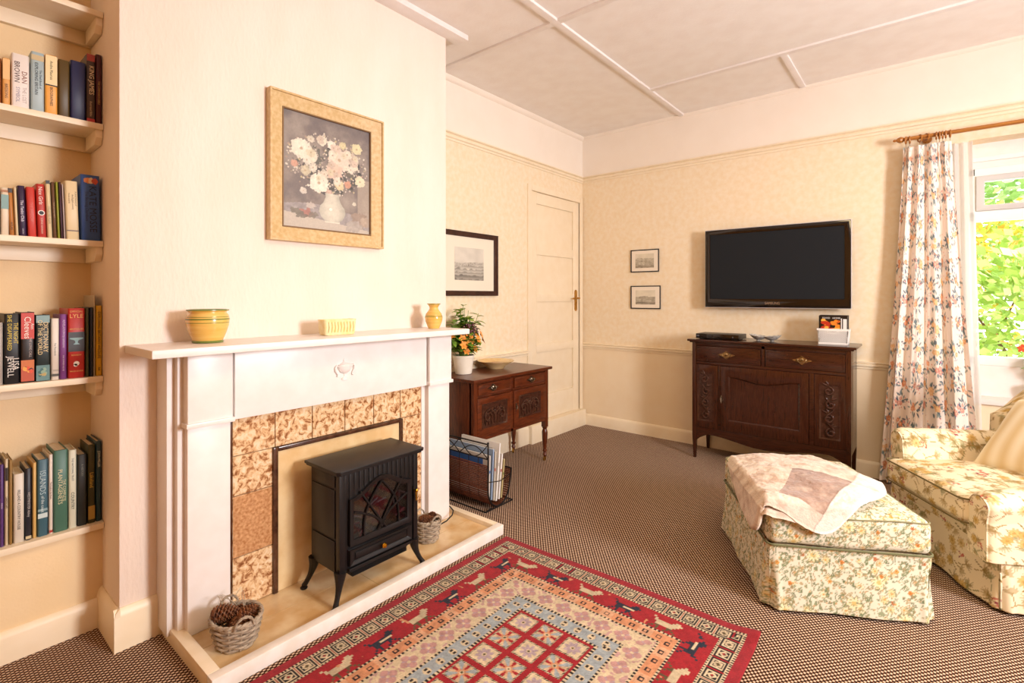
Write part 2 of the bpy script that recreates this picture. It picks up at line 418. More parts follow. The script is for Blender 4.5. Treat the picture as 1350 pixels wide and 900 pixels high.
def tile_chair():
    t = Tile(620, '#ead9b6'); R = random.Random(9)
    for k in range(70):
        cx, cy = R.random(), R.random(); base = R.random()*6.3; c = R.choice(['#94783e', '#86703c', '#a88a50', '#84804c', '#9c7a44'])
        for q in range(7):
            a = base+(q-3)*.38+R.uniform(-.1, .1); d = .035
            t.leaf(cx+d*math.cos(a), cy+d*math.sin(a), .036, .0070, a, c, .6)
        t.stem(cx, cy, base+PI, .09, c, .004, R.uniform(-1, 1))
    for k in range(24):
        t.flower(R.random(), R.random(), .05, 9, R.choice(['#d9b468', '#cfa85c', '#e0c184']), '#a8803c', R.random()*6, '#a98a4c', .7, .4)
    for k in range(13):
        cx, cy = R.random(), R.random()
        for q in range(8): t.flower(cx+R.uniform(-.03, .03), cy+R.uniform(-.03, .03), .011, 5, R.choice(['#b5574a', '#c77a68', '#94414a']), '#e3b080')
    return t
T_CUR, T_OTT, T_CHA = tile_curtain(), tile_ottoman(), tile_chair()

def weld(V, F, col):
    key = np.round(V*20000).astype(np.int64); _, idx, inv = np.unique(key, axis=0, return_index=True, return_inverse=True)
    inv = inv.ravel(); F2 = inv[F]
    ok = np.array([len(set(f)) == 4 for f in F2.tolist()]) if len(F2) < 1 else ((F2[:, 0] != F2[:, 1]) & (F2[:, 1] != F2[:, 2]) & (F2[:, 2] != F2[:, 3]) & (F2[:, 3] != F2[:, 0]))
    return V[idx], F2[ok], col[idx]
def fabric_rbox(name, lo, hi, r, step, tile, tscale, parent, m='vc_fabric', deform=None, uvoff=(0, 0), skip=()):
    lo = np.array(lo, float); hi = np.array(hi, float); c = (lo+hi)/2; h = (hi-lo)/2
    VV = []; FF = []; CC = []; base = 0
    for ax in range(3):
        for sgn in (-1, 1):
            if (ax, sgn) in skip: continue
            a, b = [i for i in range(3) if i != ax]
            na = max(4, int(2*h[a]/step)+1); nb = max(4, int(2*h[b]/step)+1)
            A, B = np.meshgrid(np.linspace(-h[a], h[a], na), np.linspace(-h[b], h[b], nb), indexing='ij')
            P = np.zeros((na*nb, 3)); P[:, a] = A.ravel(); P[:, b] = B.ravel(); P[:, ax] = sgn*h[ax]
            rr = np.minimum(r, h-1e-4); inn = np.clip(P, -(h-rr), h-rr); d = P-inn; ln = np.linalg.norm(d/ rr, axis=1, keepdims=True)+1e-9
            Q = inn+d/ln; W = Q+c
            off = 0 if ax == 2 else (.37 if ax == 0 else .71)
            uu = (P[:, a]+c[a])/tscale+off+uvoff[0]; vv = (P[:, b]+c[b])/tscale+uvoff[1]
            VV.append(W); CC.append(tile.sample(uu, vv) if tile is not None else np.zeros((len(W), 3)))
            f = gridF(na, nb, base)
            if (sgn > 0) != (ax == 1): pass
            else: f = f[:, ::-1]
            FF.append(f); base += na*nb
    V = np.vstack(VV); F = np.vstack(FF); K = np.vstack(CC)
    V, F, K = weld(V, F, K)
    if deform: V = deform(V)
    return colobj(name, V, F, K, m, parent)
def fabric_profile(name, P, y0, y1, step, tile, tscale, parent, m='vc_fabric', deform=None, rings=14, uv0=0, rnd=.035):
    """closed outline P (x,z) extruded along local y with dense caps"""
    P = np.array(P, float); Q = []
    for i in range(len(P)):
        a, b = P[i], P[(i+1) % len(P)]; k = max(1, int(np.linalg.norm(b-a)/step)); Q += [a+(b-a)*t/k for t in range(k)]
    Q = np.array(Q); n = len(Q); per = np.concatenate([[0], np.cumsum(np.linalg.norm(np.diff(np.vstack([Q, Q[:1]]), axis=0), axis=1))])
    Ql = np.vstack([Q, Q[:1]]); ny = max(3, int(abs(y1-y0)/step)+1); ys = np.linspace(y0, y1, ny)
    V = np.zeros((ny, n+1, 3)); V[..., 0] = Ql[:, 0]; V[..., 2] = Ql[:, 1]; V[..., 1] = ys[:, None]
    K = tile.sample(np.broadcast_to(per, (ny, n+1)).ravel()/tscale+uv0, np.repeat(ys, n+1)/tscale+.2)
    VV = [V.reshape(-1, 3)]; FF = [gridF(ny, n+1)]; CC = [K]; base = ny*(n+1)
    cen = Q.mean(0)
    for yy, fl in ((y0, 1), (y1, 0)):
        ts = np.linspace(1, 0, rings*2); W = np.zeros((len(ts), n+1, 3))
        W[..., 0] = cen[0]+(Ql[:, 0]-cen[0])*ts[:, None]; W[..., 2] = cen[1]+(Ql[:, 1]-cen[1])*ts[:, None]
        bul = (1 if fl else -1)*-.006*(1-ts**2); W[..., 1] = yy+bul[:, None]
        w = W.reshape(-1, 3); VV.append(w); CC.append(tile.sample(w[:, 0]/tscale+.5+uv0, w[:, 2]/tscale))
        f = gridF(len(ts), n+1, base); FF.append(f if fl else f[:, ::-1]); base += len(w)
    V = np.vstack(VV); F = np.vstack(FF); K = np.vstack(CC); V, F, K = weld(V, F, K)
    q_ = np.sqrt(np.clip(1-(1-np.clip((V[:, 1]-min(y0, y1)+.001)/rnd, 0, 1))**2, 0, 1)); f_ = .72+.28*q_; V[:, 0] = cen[0]+(V[:, 0]-cen[0])*f_; zc_ = V[:, 2].max()-.08; V[:, 2] = np.where(V[:, 2] > zc_, zc_+(V[:, 2]-zc_)*f_, V[:, 2])
    if deform: V = deform(V)
    return colobj(name, V, F, K, m, parent)

# ================================================================== THE ROOM
H = 2.76; XL = -2.575; YB = 4.209; XB = -2.17; BY0, BY1 = .49, 2.035; XR = 2.2; YN = -1.5
mb = MB(); mb.box(-2.9, 2.5, YN-.2, 4.6, -.12, 0); struct('floor', mb, 'carpet')
mb = MB(); mb.box(-2.9, 2.5, YN-.2, 4.6, H, H+.15); struct('ceiling', mb, 'ceiling')
# left wall: back part with door opening, chimney breast, alcove
DY0, DY1, DZ0, DZ1 = 3.386, 4.15, .155, 2.12
mb = MB()
for z0, z1, m in ((0, .76, 1), (.76, 2.345, 0), (2.345, H, 2)):
    mb.box(-2.75, XL, BY1-.3, DY0, z0, z1, m); mb.box(-2.75, XL, DY1, YB+.1, z0, z1, m)
mb.box(-2.75, XL, DY0, DY1, DZ1, 2.345, 0); mb.box(-2.75, XL, DY0, DY1, 2.345, H, 2); mb.box(-2.75, XL, DY0, DY1, 0, DZ0, 1); mb.box(-2.75, XL-.04, DY0, DY1, DZ0, DZ1, 1)
struct('wall_left', mb, ['wallpaper', 'dado', 'frieze_wall'])
mb = MB(); mb.box(-2.7, XB, BY0, BY1, 0, H); o = struct('wall_chimney_breast', mb, 'breast', bevel=.006)
mb = MB(); mb.box(-2.75, XL, YN, BY0+.05, 0, H); struct('wall_alcove', mb, 'alcove')
mb = MB(); mb.box(XL-.02, -2.39, YN, BY0+.02, 0, .368); struct('wall_alcove_lower', mb, 'alcove', bevel=.003)
# back wall with window opening
WX0, WX1, WZ0, WZ1 = .2, 1.9, .6, 2.19
mb = MB()
for z0, z1, m in ((0, .6, 1), (.6, .76, 1), (.76, 2.19, 0), (2.19, 2.345, 0), (2.345, H, 2)):
    if z0 < .6 or z0 >= 2.19: mb.box(-2.7, XR+.2, YB, YB+.3, z0, z1, m)
    else: mb.box(-2.7, WX0, YB, YB+.3, z0, z1, m); mb.box(WX1, XR+.2, YB, YB+.3, z0, z1, m)
struct('wall_back', mb, ['wallpaper', 'dado', 'frieze_wall'])
mb = MB(); a0, a1, b0, b1 = 1.25, 2.25, .95, 2.2
mb.box(XR, XR+.18, YN, a0, 0, H); mb.box(XR, XR+.18, a1, YB+.1, 0, H); mb.box(XR, XR+.18, a0, a1, 0, b0); mb.box(XR, XR+.18, a0, a1, b1, H)
struct('wall_right', mb, 'bounce_wall')
mb = MB(); mb.box(-2.7, XR+.1, YN-.15, YN, 0, H)
struct('wall_near', mb, 'bounce_wall')
# picture rail, chair rail, baseboards, cornice and ceiling battens
def moulding_y(x, y0, y1, z, prof): # on a wall facing +x
    return MB().prism([(x+p[0], z+p[1]) for p in prof], y0, y1, 'y')
RAIL = [(0, -.028), (.008, -.028), (.01, -.014), (.02, -.008), (.022, .006), (.014, .012), (.03, .02), (.03, .028), (0, .03)]
CHAIR = [(0, -.024), (.007, -.024), (.008, -.012), (.016, -.006), (.018, .006), (.012, .01), (.02, .016), (.02, .022), (0, .024)]
def rails(z, prof, tr, m):
    mb = MB(); mb.prism([(XL+p[0], z+p[1]) for p in prof], BY1, (YB if z > 1.5 else DY0-.055), 'y'); struct('trim_%d' % tr, mb, m)
    mb = MB()
    for (x0, x1) in (((XL, XR),) if z > 1.5 else ((XL, WX0+.0),)):
        mb.prism([(YB-p[0], z+p[1]) for p in prof], x0, x1, 'x')
    struct('trim_%d' % (tr+1), mb, m)
rails(2.345, RAIL, 1, 'cream'); rails(.757, CHAIR, 3, 'cream')
SK = [(0, 0), (.018, 0), (.018, .085), (.012, .1), (.004, .106), (0, .106)]
mb = MB(); mb.prism([(YB-p[0], p[1]) for p in SK], XL, XR, 'x'); struct('baseboard_back', mb, 'cream')
mb = MB(); mb.prism([(XL+p[0], p[1]*1.45) for p in SK], BY1, DY0-.05, 'y'); mb.box(XL, XL+.05, DY0-.05, YB-.018, 0, .15); struct('baseboard_left', mb, 'cream', bevel=.003)
mb = MB(); mb.prism([(-2.39+p[0], p[1]) for p in SK], YN, BY0, 'y'); struct('baseboard_alcove', mb, 'cream')
mb = MB(); mb.prism([(XB+p[0], p[1]*1.35) for p in SK], BY0-.0175, .63, 'y'); mb.prism([(BY0-p[0], p[1]*1.35) for p in SK], -2.39, XB+.0172, 'x'); struct('baseboard_chimney_breast', mb, 'cream')
k = 5
def batten(x0, x1, y0, y1, d=.014):
    global k
    mb = MB(); mb.box(x0, x1, y0, y1, H-d, H+.005); struct('trim_%d' % k, mb, 'white', bevel=.004); k += 1
batten(-1.62, -1.575, YN, YB); batten(XL, XR, 2.31, 2.352, .013); batten(-1.575, XR, 3.52, 3.562, .013); batten(-.72, -.68, 3.562, YB, .012)
batten(XB-.01, XB+.085, YN, BY1+.1, .03)
mb = MB(); mb.prism([(XL, H), (XL+.028, H), (XL+.026, H-.012), (XL+.01, H-.03), (XL, H-.034)], BY1, YB, 'y'); struct('trim_%d' % k, mb, 'frieze_wall'); k += 1
mb = MB(); mb.prism([(YB, H), (YB-.02, H), (YB-.018, H-.01), (YB-.008, H-.02), (YB, H-.024)], XL, XR, 'x'); struct('trim_%d' % k, mb, 'frieze_wall'); k += 1

# door in the left wall, facing +x
d1 = thing('door_1', 'cream painted four panel door with brass handle in the left wall', 'door', (XL, (DY0+DY1)/2, DZ0), 0, world=True, kind='structure')
mb = MB(); xf = XL-.004; xb = XL-.035; xp = XL-.018
mb.box(xb, xp, DY0, DY1, DZ0, DZ1)
sy0, sy1 = DY0+.085, DY1-.1
mb.box(xp, xf, DY0+.004, sy0, DZ0, DZ1); mb.box(xp, xf, sy1, DY1-.004, DZ0, DZ1)
for z0, z1 in ((DZ0+.002, .37), (.745, .815), (1.18, 1.25), (1.585, 1.66), (2.02, DZ1-.002)): mb.box(xp, xf, sy0, sy1, z0, z1)
struct('door_panel', mb, 'cream', d1, bevel=.003)
mb = MB()
for y0, y1, z0, z1 in ((DY0-.055, DY0, .15, DZ1+.05), (DY1, DY1+.045, .15, DZ1+.05), (DY0, DY1, DZ1, DZ1+.05)): mb.box(XL-.01, XL+.014, y0, y1, z0, z1)
build('door_frame', mb, 'cream', d1, bevel=.005)
mb = MB(); hy = 4.09; hz = 1.19
mb.prism([(hy-.02, hz-.085), (hy-.008, hz-.1), (hy+.008, hz-.1), (hy+.02, hz-.085), (hy+.02, hz+.085), (hy+.008, hz+.1), (hy-.008, hz+.1), (hy-.02, hz+.085)], xf, xf+.006, 'x')
mb.tube([(xf+.005, hy, hz+.02), (xf+.04, hy, hz+.02)], .009, 12)
mb.tube([(xf+.04, hy+.008, hz+.02), (xf+.042, hy-.03, hz+.022), (xf+.04, hy-.07, hz+.016), (xf+.038, hy-.1, hz+.018)], [.009, .008, .007, .009], 10)
build('door_handle', mb, 'brass', d1)

# window in the back wall
w1 = thing('window_1', 'white framed window with a top casement looking onto garden greenery', 'window', ((WX0+WX1)/2, 4.35, WZ0), 0, world=True, kind='structure')
wy0, wy1 = 4.34, 4.40; z0, z1 = .795, 2.035; zt0, zt1 = 1.70, 1.765; xm = 1.06
mb = MB()
mb.box(WX0-.02, WX0+.04, wy0, wy1, z0, z1); mb.box(WX1-.04, WX1+.02, wy0, wy1, z0, z1)
mb.box(WX0, WX1, wy0, wy1, z0, z0+.055); mb.box(WX0, WX1, wy0, wy1, z1-.05, z1); mb.box(WX0, WX1, wy0, wy1, zt0, zt1); mb.box(xm-.03, xm+.03, wy0, wy1, z0, z1)
build('window_frame', mb, 'upvc', w1, bevel=.006)
for a, b in ((WX0+.04, xm-.03), (xm+.03, WX1-.04)):
    mb = MB(); O = [(a, zt1), (b, zt1), (b, z1-.05), (a, z1-.05)]; I = [(a+.04, zt1+.035), (b-.04, zt1+.035), (b-.04, z1-.085), (a+.04, z1-.085)]
    mb.ring(O, I, wy0-.012, wy1-.01); s_ = build('casement_sash', mb, 'upvc_grey', w1, bevel=.004)
    mb = MB(); mb.box(a+.035, b-.035, 4.37, 4.374, zt1+.03, z1-.08); build('glass_pane', mb, 'glass', s_)
    mb = MB(); mb.box(a, b, 4.37, 4.374, z0+.05, zt0+.002); build('glass_pane', mb, 'glass', w1)
mb = MB(); mb.box(WX0-.02, WX1+.02, 4.345, 4.5, z1, WZ1+.02); mb.box(WX0-.02, WX1+.02, 4.345, 4.5, WZ0-.02, z0); build('recess_panel', mb, 'white', w1)
mb = MB(); mb.box(WX0-.02, WX1+.02, 4.33, 4.35, 2.075, 2.105); build('head_batten', mb, 'upvc', w1, bevel=.003)
mb = MB(); mb.box(WX0-.01, WX1+.01, 4.19, 4.345, WZ0-.03, WZ0+.004); build('window_sill', mb, 'white', w1, bevel=.006)
# second window, in the right wall (the one that lights the room)
w2 = thing('window_2', 'white framed side window', 'window', (XR, 1.75, .95), 0, world=True, kind='structure')
mb = MB(); O = [(a0-.05, b0-.05), (a1+.05, b0-.05), (a1+.05, b1+.05), (a0-.05, b1+.05)]; I = [(a0+.0, b0+.0), (a1-.0, b0+.0), (a1-.0, b1-.0), (a0+.0, b1-.0)]
mb.ring(O, I, -XR+.0, -XR+.02, T=Matrix(((0, -1, 0, 0), (1, 0, 0, 0), (0, 0, 1, 0), (0, 0, 0, 1)))); build('window_frame', mb, 'upvc', w2)

# ================================================================== ALCOVE SHELVES AND BOOKS
SHX = -2.372; SH = {'top': 2.285, 'second': 1.868, 'third': 1.432, 'fourth': .93, 'lowest': .388}
lbl = {'top': 'empty cream shelf highest in the alcove, seen from below', 'second': 'cream alcove shelf carrying the row of white, blue and navy spined books',
       'third': 'cream alcove shelf carrying paperbacks and one wide blue hardback', 'fourth': 'cream alcove shelf carrying black, red and yellow spined books below eye level',
       'lowest': 'cream shelf lowest in the alcove, resting on the boxed out wall'}
for nm, z in SH.items():
    t = thing('alcove_shelf', lbl[nm], 'shelf', (-2.47, .0, z-.022), world=True)
    mb = MB(); mb.box(XL+.001, SHX+(.01 if nm == 'lowest' else 0), YN+.3, BY0-.001, z-.022, z); build('shelf_board', mb, 'shelfpaint', t, bevel=.003)
    if nm != 'lowest':
        mb = MB(); mb.prism([(XL+.03, z-.022), (SHX-.01, z-.022), (SHX-.01, z-.05), (SHX-.03, z-.075), (XL+.03, z-.075)], BY0-.022, BY0-.001, 'y'); build('side_bracket', mb, 'shelfpaint', t, bevel=.002)
        mb = MB(); mb.box(XL+.001, XL+.022, YN+.3, BY0-.001, z-.075, z-.022); build('back_bracket', mb, 'shelfpaint', t, bevel=.002)
BX = -2.388
def book(y0, y1, h, z, cov, label, lett=(), bands=(), depth=.13, lean=0, paper='e8d8b8', extra=None, group=None):
    """lett: (text, size, centre across 0..1, centre height 0..1, colour, max length fraction)"""
    if z < .5: y0, y1 = .195+(y0-.195)*.932, .195+(y1-.195)*.932
    ym = (y0+y1)/2; w = y1-y0-.0015; t = thing('book', label, 'book', (BX, ym, z), 0, group)
    t.rotation_euler = (math.atan2(-lean, h), 0, 0)
    a, b = -w/2, w/2; th = min(.003, w*.2)
    mb = MB(); P = [(-depth, a), (-.004, a), (0, a+min(.004, w*.3)), (.0, b-min(.004, w*.3)), (-.004, b), (-depth, b), (-depth, b-th), (-.008, b-th), (-.008, a+th), (-depth, a+th)]
    mb.prism(P, 0.0005, h, 'z'); build('book_cover', mb, plain(cov, .45), t, bevel=.0008, seg=1)
    mb = MB(); mb.box(-depth+.004, -.008, a+th, b-th, .003, h-.004); build('pages', mb, 'paper', t)
    for (f0, f1, c) in bands:
        mb = MB(); mb.box(-.002, .0006, a+.0008, b-.0008, h*f0, h*f1); o = build('spine_band', mb, plain(c, .45), t)
    cols = {}
    for s, size, fy, fz, c, mx in lett: cols.setdefault(c, []).append((s, size, fy, fz, mx))
    for c, L in cols.items():
        mb = MB()
        for s, size, fy, fz, mx in L: text(mb, s, size, (.0009, a+w*fy, h*fz), (0, 0, -1), (0, 1, 0), maxw=h*mx)
        build('spine_lettering', mb, plain(c, .5), t, smooth=False)
    if extra: extra(t, a, b, h, w)
    return t
def picture_on_spine(cols, f0, f1, n=9):
    def fn(t, a, b, h, w):
        R = random.Random(int(h*1000)); mb = MB(); z0, z1 = h*f0, h*f1
        for i in range(n):
            cy = R.uniform(a+w*.25, b-w*.25); cz = R.uniform(z0+.01, z1-.01); r = R.uniform(.1, .2)*w
            P = [(cy+r*math.cos(q*PI/5)*R.uniform(.7, 1), cz+r*1.3*math.sin(q*PI/5)*R.uniform(.7, 1)) for q in range(10)]
            mb.prism(P, .0006, .0009+i*.00005, 'x', m=i % len(cols))
        build('spine_picture', mb, [plain(c, .5) for c in cols], t, smooth=False)
    return fn
Z = SH['second']
G = 'books on the second shelf of the alcove'
book(.204, .222, .153, Z, '#8a4a22', 'dark orange paperback cut off by the photo edge on the second shelf', group=G)
book(.223, .243, .158, Z, '#e0a45c', 'orange cream thin paperback left of the white thriller, second shelf', [('BIRDSONG', .010, .5, .3, '#5a3418', .3)], [(.55, .98, '#e9bc80')], group=G)
book(.245, .290, .183, Z, '#ece3dc', 'white thick paperback with brown author name, second shelf', [('DAN', .019, .72, .58, '#8c5a44', .3), ('BROWN', .019, .3, .66, '#5a4038', .4), ('THE LOST', .014, .72, .25, '#b8a8a0', .3), ('SYMBOL', .014, .35, .24, '#a8a0b0', .3)], group=G)
book(.293, .328, .206, Z, '#a9bcc0', 'pale blue paperback with dark title about exploring Britain', [('The Shell Book of', .009, .72, .55, '#4a5660', .4), ('EXPLORING BRITAIN', .012, .4, .55, '#2b3338', .62)], [(.86, .95, '#c8b48a')], group=G)
book(.329, .363, .209, Z, '#eda94a', 'paperback half cream and half orange with a black line, second shelf', [('Andre Maurois', .011, .5, .74, '#5a4a30', .36), ('BIOGRAPHIES', .011, .5, .3, '#4a3420', .35)], [(.5, .99, '#ecd7a4'), (.48, .5, '#1c1410')], group=G)
book(.364, .396, .204, Z, '#56431f', 'plain olive brown hardback beside the navy one, second shelf', group=G)
book(.397, .441, .213, Z, '#1f2348', 'plain navy blue hardback without lettering, second shelf', group=G)
book(.442, .468, .252, Z, '#4a3d38', 'tall grey brown hardback with large cream lettering and red foot', [('KING JAMES', .020, .5, .62, '#e8d3b0', .55), ('Illustrated Bible', .009, .5, .2, '#c8b090', .25)], [(.0, .06, '#b8302a'), (.9, 1.0, '#a84038')], depth=.15, group=G)
book(.469, .488, .26, Z, '#4a1418', 'dark maroon tall thin hardback against the alcove side wall', [('THE COMPANION BIBLE', .008, .5, .45, '#c89a50', .5)], depth=.15, group=G)
Z = SH['third']; G = 'books on the third shelf of the alcove'
book(.208, .217, .149, Z, '#2b2522', 'black thin book cut off by the photo edge, third shelf', group=G)
book(.219, .240, .159, Z, '#e2d2b8', 'cream paperback with a teal picture patch on its spine', [], [(.55, .85, '#7fa3a0'), (.9, .95, '#a8744a')], group=G)
book(.241, .254, .160, Z, '#b87838', 'orange brown slim paperback leaning beside the cream one', [('ATLAS', .009, .5, .2, '#3a2412', .2)], [(.9, .99, '#2b1c12')], lean=-.006, group=G)
book(.255, .264, .164, Z, '#e3d0a8', 'very thin cream booklet left of the dark purple paperback', lean=-.006, group=G)
book(.265, .284, .172, Z, '#2f1d40', 'dark purple paperback with white title, third shelf', [('The Tenko Club', .011, .5, .5, '#e0d8e8', .7), ('ORION', .006, .5, .1, '#c8c0d0', .14)], lean=-.006, group=G)
book(.286, .309, .171, Z, '#c93e34', 'plain red paperback with faint lettering, left of the two red ones', [('THE SHADOW', .010, .5, .5, '#d86a58', .6)], lean=-.006, group=G)
def roundel(t, a, b, h, w):
    mb = MB(); T = Matrix.Translation((.0004, 0, h*.46)) @ Matrix.Rotation(PI/2, 4, 'Y')
    mb.lathe([(w*.42, 0), (w*.42, .0006)], 20, T=T); mb.lathe([(w*.3, .0006), (w*.3, .0009)], 16, T=T, m=1); build('spine_roundel', mb, [plain('#efe6dc', .5), plain('#1a1416', .5)], t)
book(.311, .334, .186, Z, '#b8332c', 'red paperback with white script and a black and white roundel', [('Nice Girls', .015, .5, .78, '#f2e6dc', .42), ('SOPHIE HANNAH', .007, .5, .22, '#e8c8b0', .3)], lean=-.006, extra=roundel, group=G)
book(.336, .350, .202, Z, '#e0cda2', 'cream tall thin paperback with a black top edge', [('COLLECTED POEMS', .007, .5, .4, '#9a8458', .5)], [(.94, 1, '#241c16')], lean=-.007, group=G)
book(.3515, .3615, .199, Z, '#6a4a34', 'brown thin tall book between cream and lime green spines', [('MAPS OF THE WEST', .006, .5, .5, '#b89a70', .6)], lean=-.007, group=G)
book(.3625, .3705, .201, Z, '#9aa23a', 'lime green thin booklet on the third shelf', lean=-.007, group=G)
book(.371, .3785, .202, Z, '#4a2c3c', 'plum thin booklet right of the lime green one', lean=-.007, group=G)
book(.379, .385, .196, Z, '#c8b8b4', 'pale lilac thin booklet left of the wide cream paperback', lean=-.007, group=G)
book(.387, .423, .211, Z, '#e9d3a6', 'wide cream paperback with lines of small brown print, third shelf', [('A short history of', .007, .8, .7, '#8a6a4a', .3), ('the English country', .007, .55, .64, '#8a6a4a', .35), ('house and its', .007, .3, .7, '#8a6a4a', .3)], [(.14, .16, '#6a4a34')], lean=-.006, group=G)
book(.428, .485, .242, Z, '#35599c', 'wide royal blue hardback with dark author lettering, largest on the third shelf', [('KATE MOSSE', .030, .62, .48, '#0e1c40', .72), ('The Burning Chambers', .013, .28, .52, '#1a2c58', .45)], lean=-.004, depth=.155, extra=picture_on_spine(['#d8884a', '#e8c8a0', '#c05038'], .86, .96, 7), group=G)
Z = SH['fourth']; G = 'books on the fourth shelf of the alcove'
book(.206, .2255, .209, Z, '#a8a098', 'grey book cut off by the photo edge, fourth shelf', group=G)
book(.227, .266, .238, Z, '#16181c', 'black thriller with yellow title and white author name', [('THE NIGHT', .016, .75, .72, '#d8c040', .3), ('SHE DISAPPEARED', .015, .35, .73, '#d8c040', .5), ('LISA', .022, .75, .28, '#e8e4dc', .2), ('JEWELL', .022, .35, .25, '#e8e4dc', .3)], group=G)
book(.267, .303, .242, Z, '#20140f', 'red and black thriller with white author name and fiery foot', [('Ann', .012, .85, .8, '#f2e8dc', .12), ('Cleeves', .024, .5, .78, '#f2e8dc', .32), ('THE LONG CALL', .009, .7, .5, '#b8a8a0', .3)], [(.62, .99, '#c43420'), (.2, .32, '#c86a24'), (.02, .2, '#b84a20')], extra=picture_on_spine(['#e8a040', '#d84a20', '#2c1810'], .04, .34, 10), group=G)
book(.305, .343, .232, Z, '#1c2a2a', 'green black dictionary with cream capitals and a leaf pattern foot', [('DICTIONARY', .018, .7, .66, '#e0c890', .45), ('OF THE WORLD', .017, .3, .66, '#e0c890', .52)], [(.88, .99, '#7e9c9c'), (.01, .24, '#5c8484')], extra=picture_on_spine(['#b8a060', '#3c6868', '#8aa890'], .03, .22, 9), group=G)
book(.345, .367, .218, Z, '#e4ddd2', 'white paperback with small grey green title, fourth shelf', [('The Thornbirds', .007, .5, .5, '#5a6450', .35)], [(.06, .1, '#4a4a40'), (.14, .17, '#b8b0a4')], group=G)
book(.368, .388, .232, Z, '#7c3f86', 'purple paperback with pale lettering, fourth shelf', [('REVELATION by someone', .009, .5, .7, '#d8b8dc', .5), ('THE SUMMER HOUSE', .006, .5, .25, '#e4cce4', .4)], group=G)
def lyle(t, a, b, h, w):
    mb = MB(); text(mb, 'LYLE', .020, (.0009, 0, h*.89), (0, 1, 0), (0, 0, 1), maxw=w*.8); text(mb, 'OFFICIAL', .009, (.0009, 0, h*.955), (0, 1, 0), (0, 0, 1), maxw=w*.8)
    text(mb, 'ANTIQUES', .009, (.0009, 0, h*.70), (0, 1, 0), (0, 0, 1), maxw=w*.85); text(mb, 'REVIEW', .008, (.0009, 0, h*.33), (0, 1, 0), (0, 0, 1), maxw=w*.7); text(mb, 'PRICE GUIDE', .007, (.0009, 0, h*.10), (0, 1, 0), (0, 0, 1), maxw=w*.8)
    build('spine_lettering', mb, plain('#e8b058', .5), t, smooth=False)
    mb = MB(); mb.lathe([(1e-5, .19), (.4, .2), (.42, .13), (.16, .06), (.09, 0), (.07, -.1), (.16, -.16), (.2, -.2)], 16, T=Matrix.Translation((.001, 0, h*.53)) @ Matrix.Diagonal((.001, w, w*1.3, 1))); build('spine_goblet', mb, plain('#7ea0a0', .4), t)
    mb = MB(); mb.lathe([(w*.18, 0), (w*.18, .0008)], 12, T=Matrix.Translation((.0005, 0, h*.21)) @ Matrix.Rotation(PI/2, 4, 'Y')); mb.lathe([(w*.12, 0), (w*.12, .0008)], 12, T=Matrix.Translation((.0005, -w*.06, h*.185)) @ Matrix.Rotation(PI/2, 4, 'Y')); build('spine_emblem', mb, plain('#f0e4d8', .4), t)
book(.390, .438, .253, Z, '#b82a20', 'wide red hardback with a black framed goblet picture on its spine', [], [(.38, .66, '#2a2220')], depth=.155, extra=lyle, group=G)
book(.440, .4505, .254, Z, '#4a5236', 'dark olive thin book right of the wide red hardback', group=G)
book(.4515, .4615, .256, Z, '#20263c', 'midnight blue thin book beside the tall grey folder', group=G)
book(.4625, .4685, .300, Z, '#b8aa92', 'tall thin grey beige folder standing above its neighbours', depth=.16, group=G)
book(.4695, .4885, .262, Z, '#d8aa1c', 'yellow hardback with black title beside the alcove side wall', [("EXPLORING BRITAIN'S WILDLIFE", .012, .5, .58, '#1c1810', .72), ('AA', .010, .5, .1, '#1c1810', .1)], depth=.15, group=G)
Z = SH['lowest']; G = 'books on the lowest shelf of the alcove'
book(.200, .2175, .30, Z, '#9a8a78', 'grey beige book cut off by the photo edge, lowest shelf', group=G)
book(.2185, .230, .276, Z, '#5a3a78', 'purple slim book on the lowest shelf', [('PARISH', .006, .5, .5, '#c8b8d8', .3)], group=G)
book(.231, .2415, .292, Z, '#d0c0a0', 'cream slim book with dark lettering right of the purple one', [('LANDSCAPE', .007, .5, .5, '#4a3a28', .5)], [(.75, .9, '#2c2018')], group=G)
book(.2425, .2525, .286, Z, '#96743c', 'tan slim book between two cream ones, lowest shelf', group=G)
book(.254, .283, .234, Z, '#d8cfc0', 'off white shorter book about country houses', [('IRELAND A COUNTRY HOUSE', .010, .5, .48, '#3c342c', .75)], group=G)
book(.2845, .303, .246, Z, '#20242e', 'black book with silver Gothic lettering beside a cream spine', [('WESTMINSTER Abbey', .009, .5, .5, '#b8b4b0', .7)], [(.02, .06, '#c8b890')], group=G)
book(.3045, .3165, .262, Z, '#d8b26c', 'plain straw coloured book on the lowest shelf', group=G)
book(.318, .348, .268, Z, '#3c6270', 'blue grey book with pale title and light bands', [('ISLANDS', .022, .5, .7, '#a8c0c4', .35), ('of the coast', .012, .5, .42, '#cfe0e0', .25)], [(.24, .3, '#c8d8d8'), (.33, .36, '#8aa4a8')], group=G)
book(.3495, .362, .280, Z, '#e6dccf', 'white slim tall book with red foot mark, lowest shelf', [('The Guide to the Moors', .006, .5, .55, '#6a3430', .5)], [(.02, .05, '#a83830')], group=G)
book(.3635, .405, .290, Z, '#46705e', 'wide sage green hardback with cream capitals, thickest on the lowest shelf', [('THE COMPLETE', .011, .75, .5, '#d8d0a8', .4), ('PLANTAGENETS', .017, .45, .55, '#d8d0a8', .6)], depth=.15, group=G)
book(.4065, .431, .283, Z, '#d9d8bf', 'pale green cream book with dark country title', [('THE NATIONAL TRUST', .008, .5, .75, '#3c4434', .4), ('COUNTRY', .013, .5, .35, '#2c3c34', .3)], group=G)
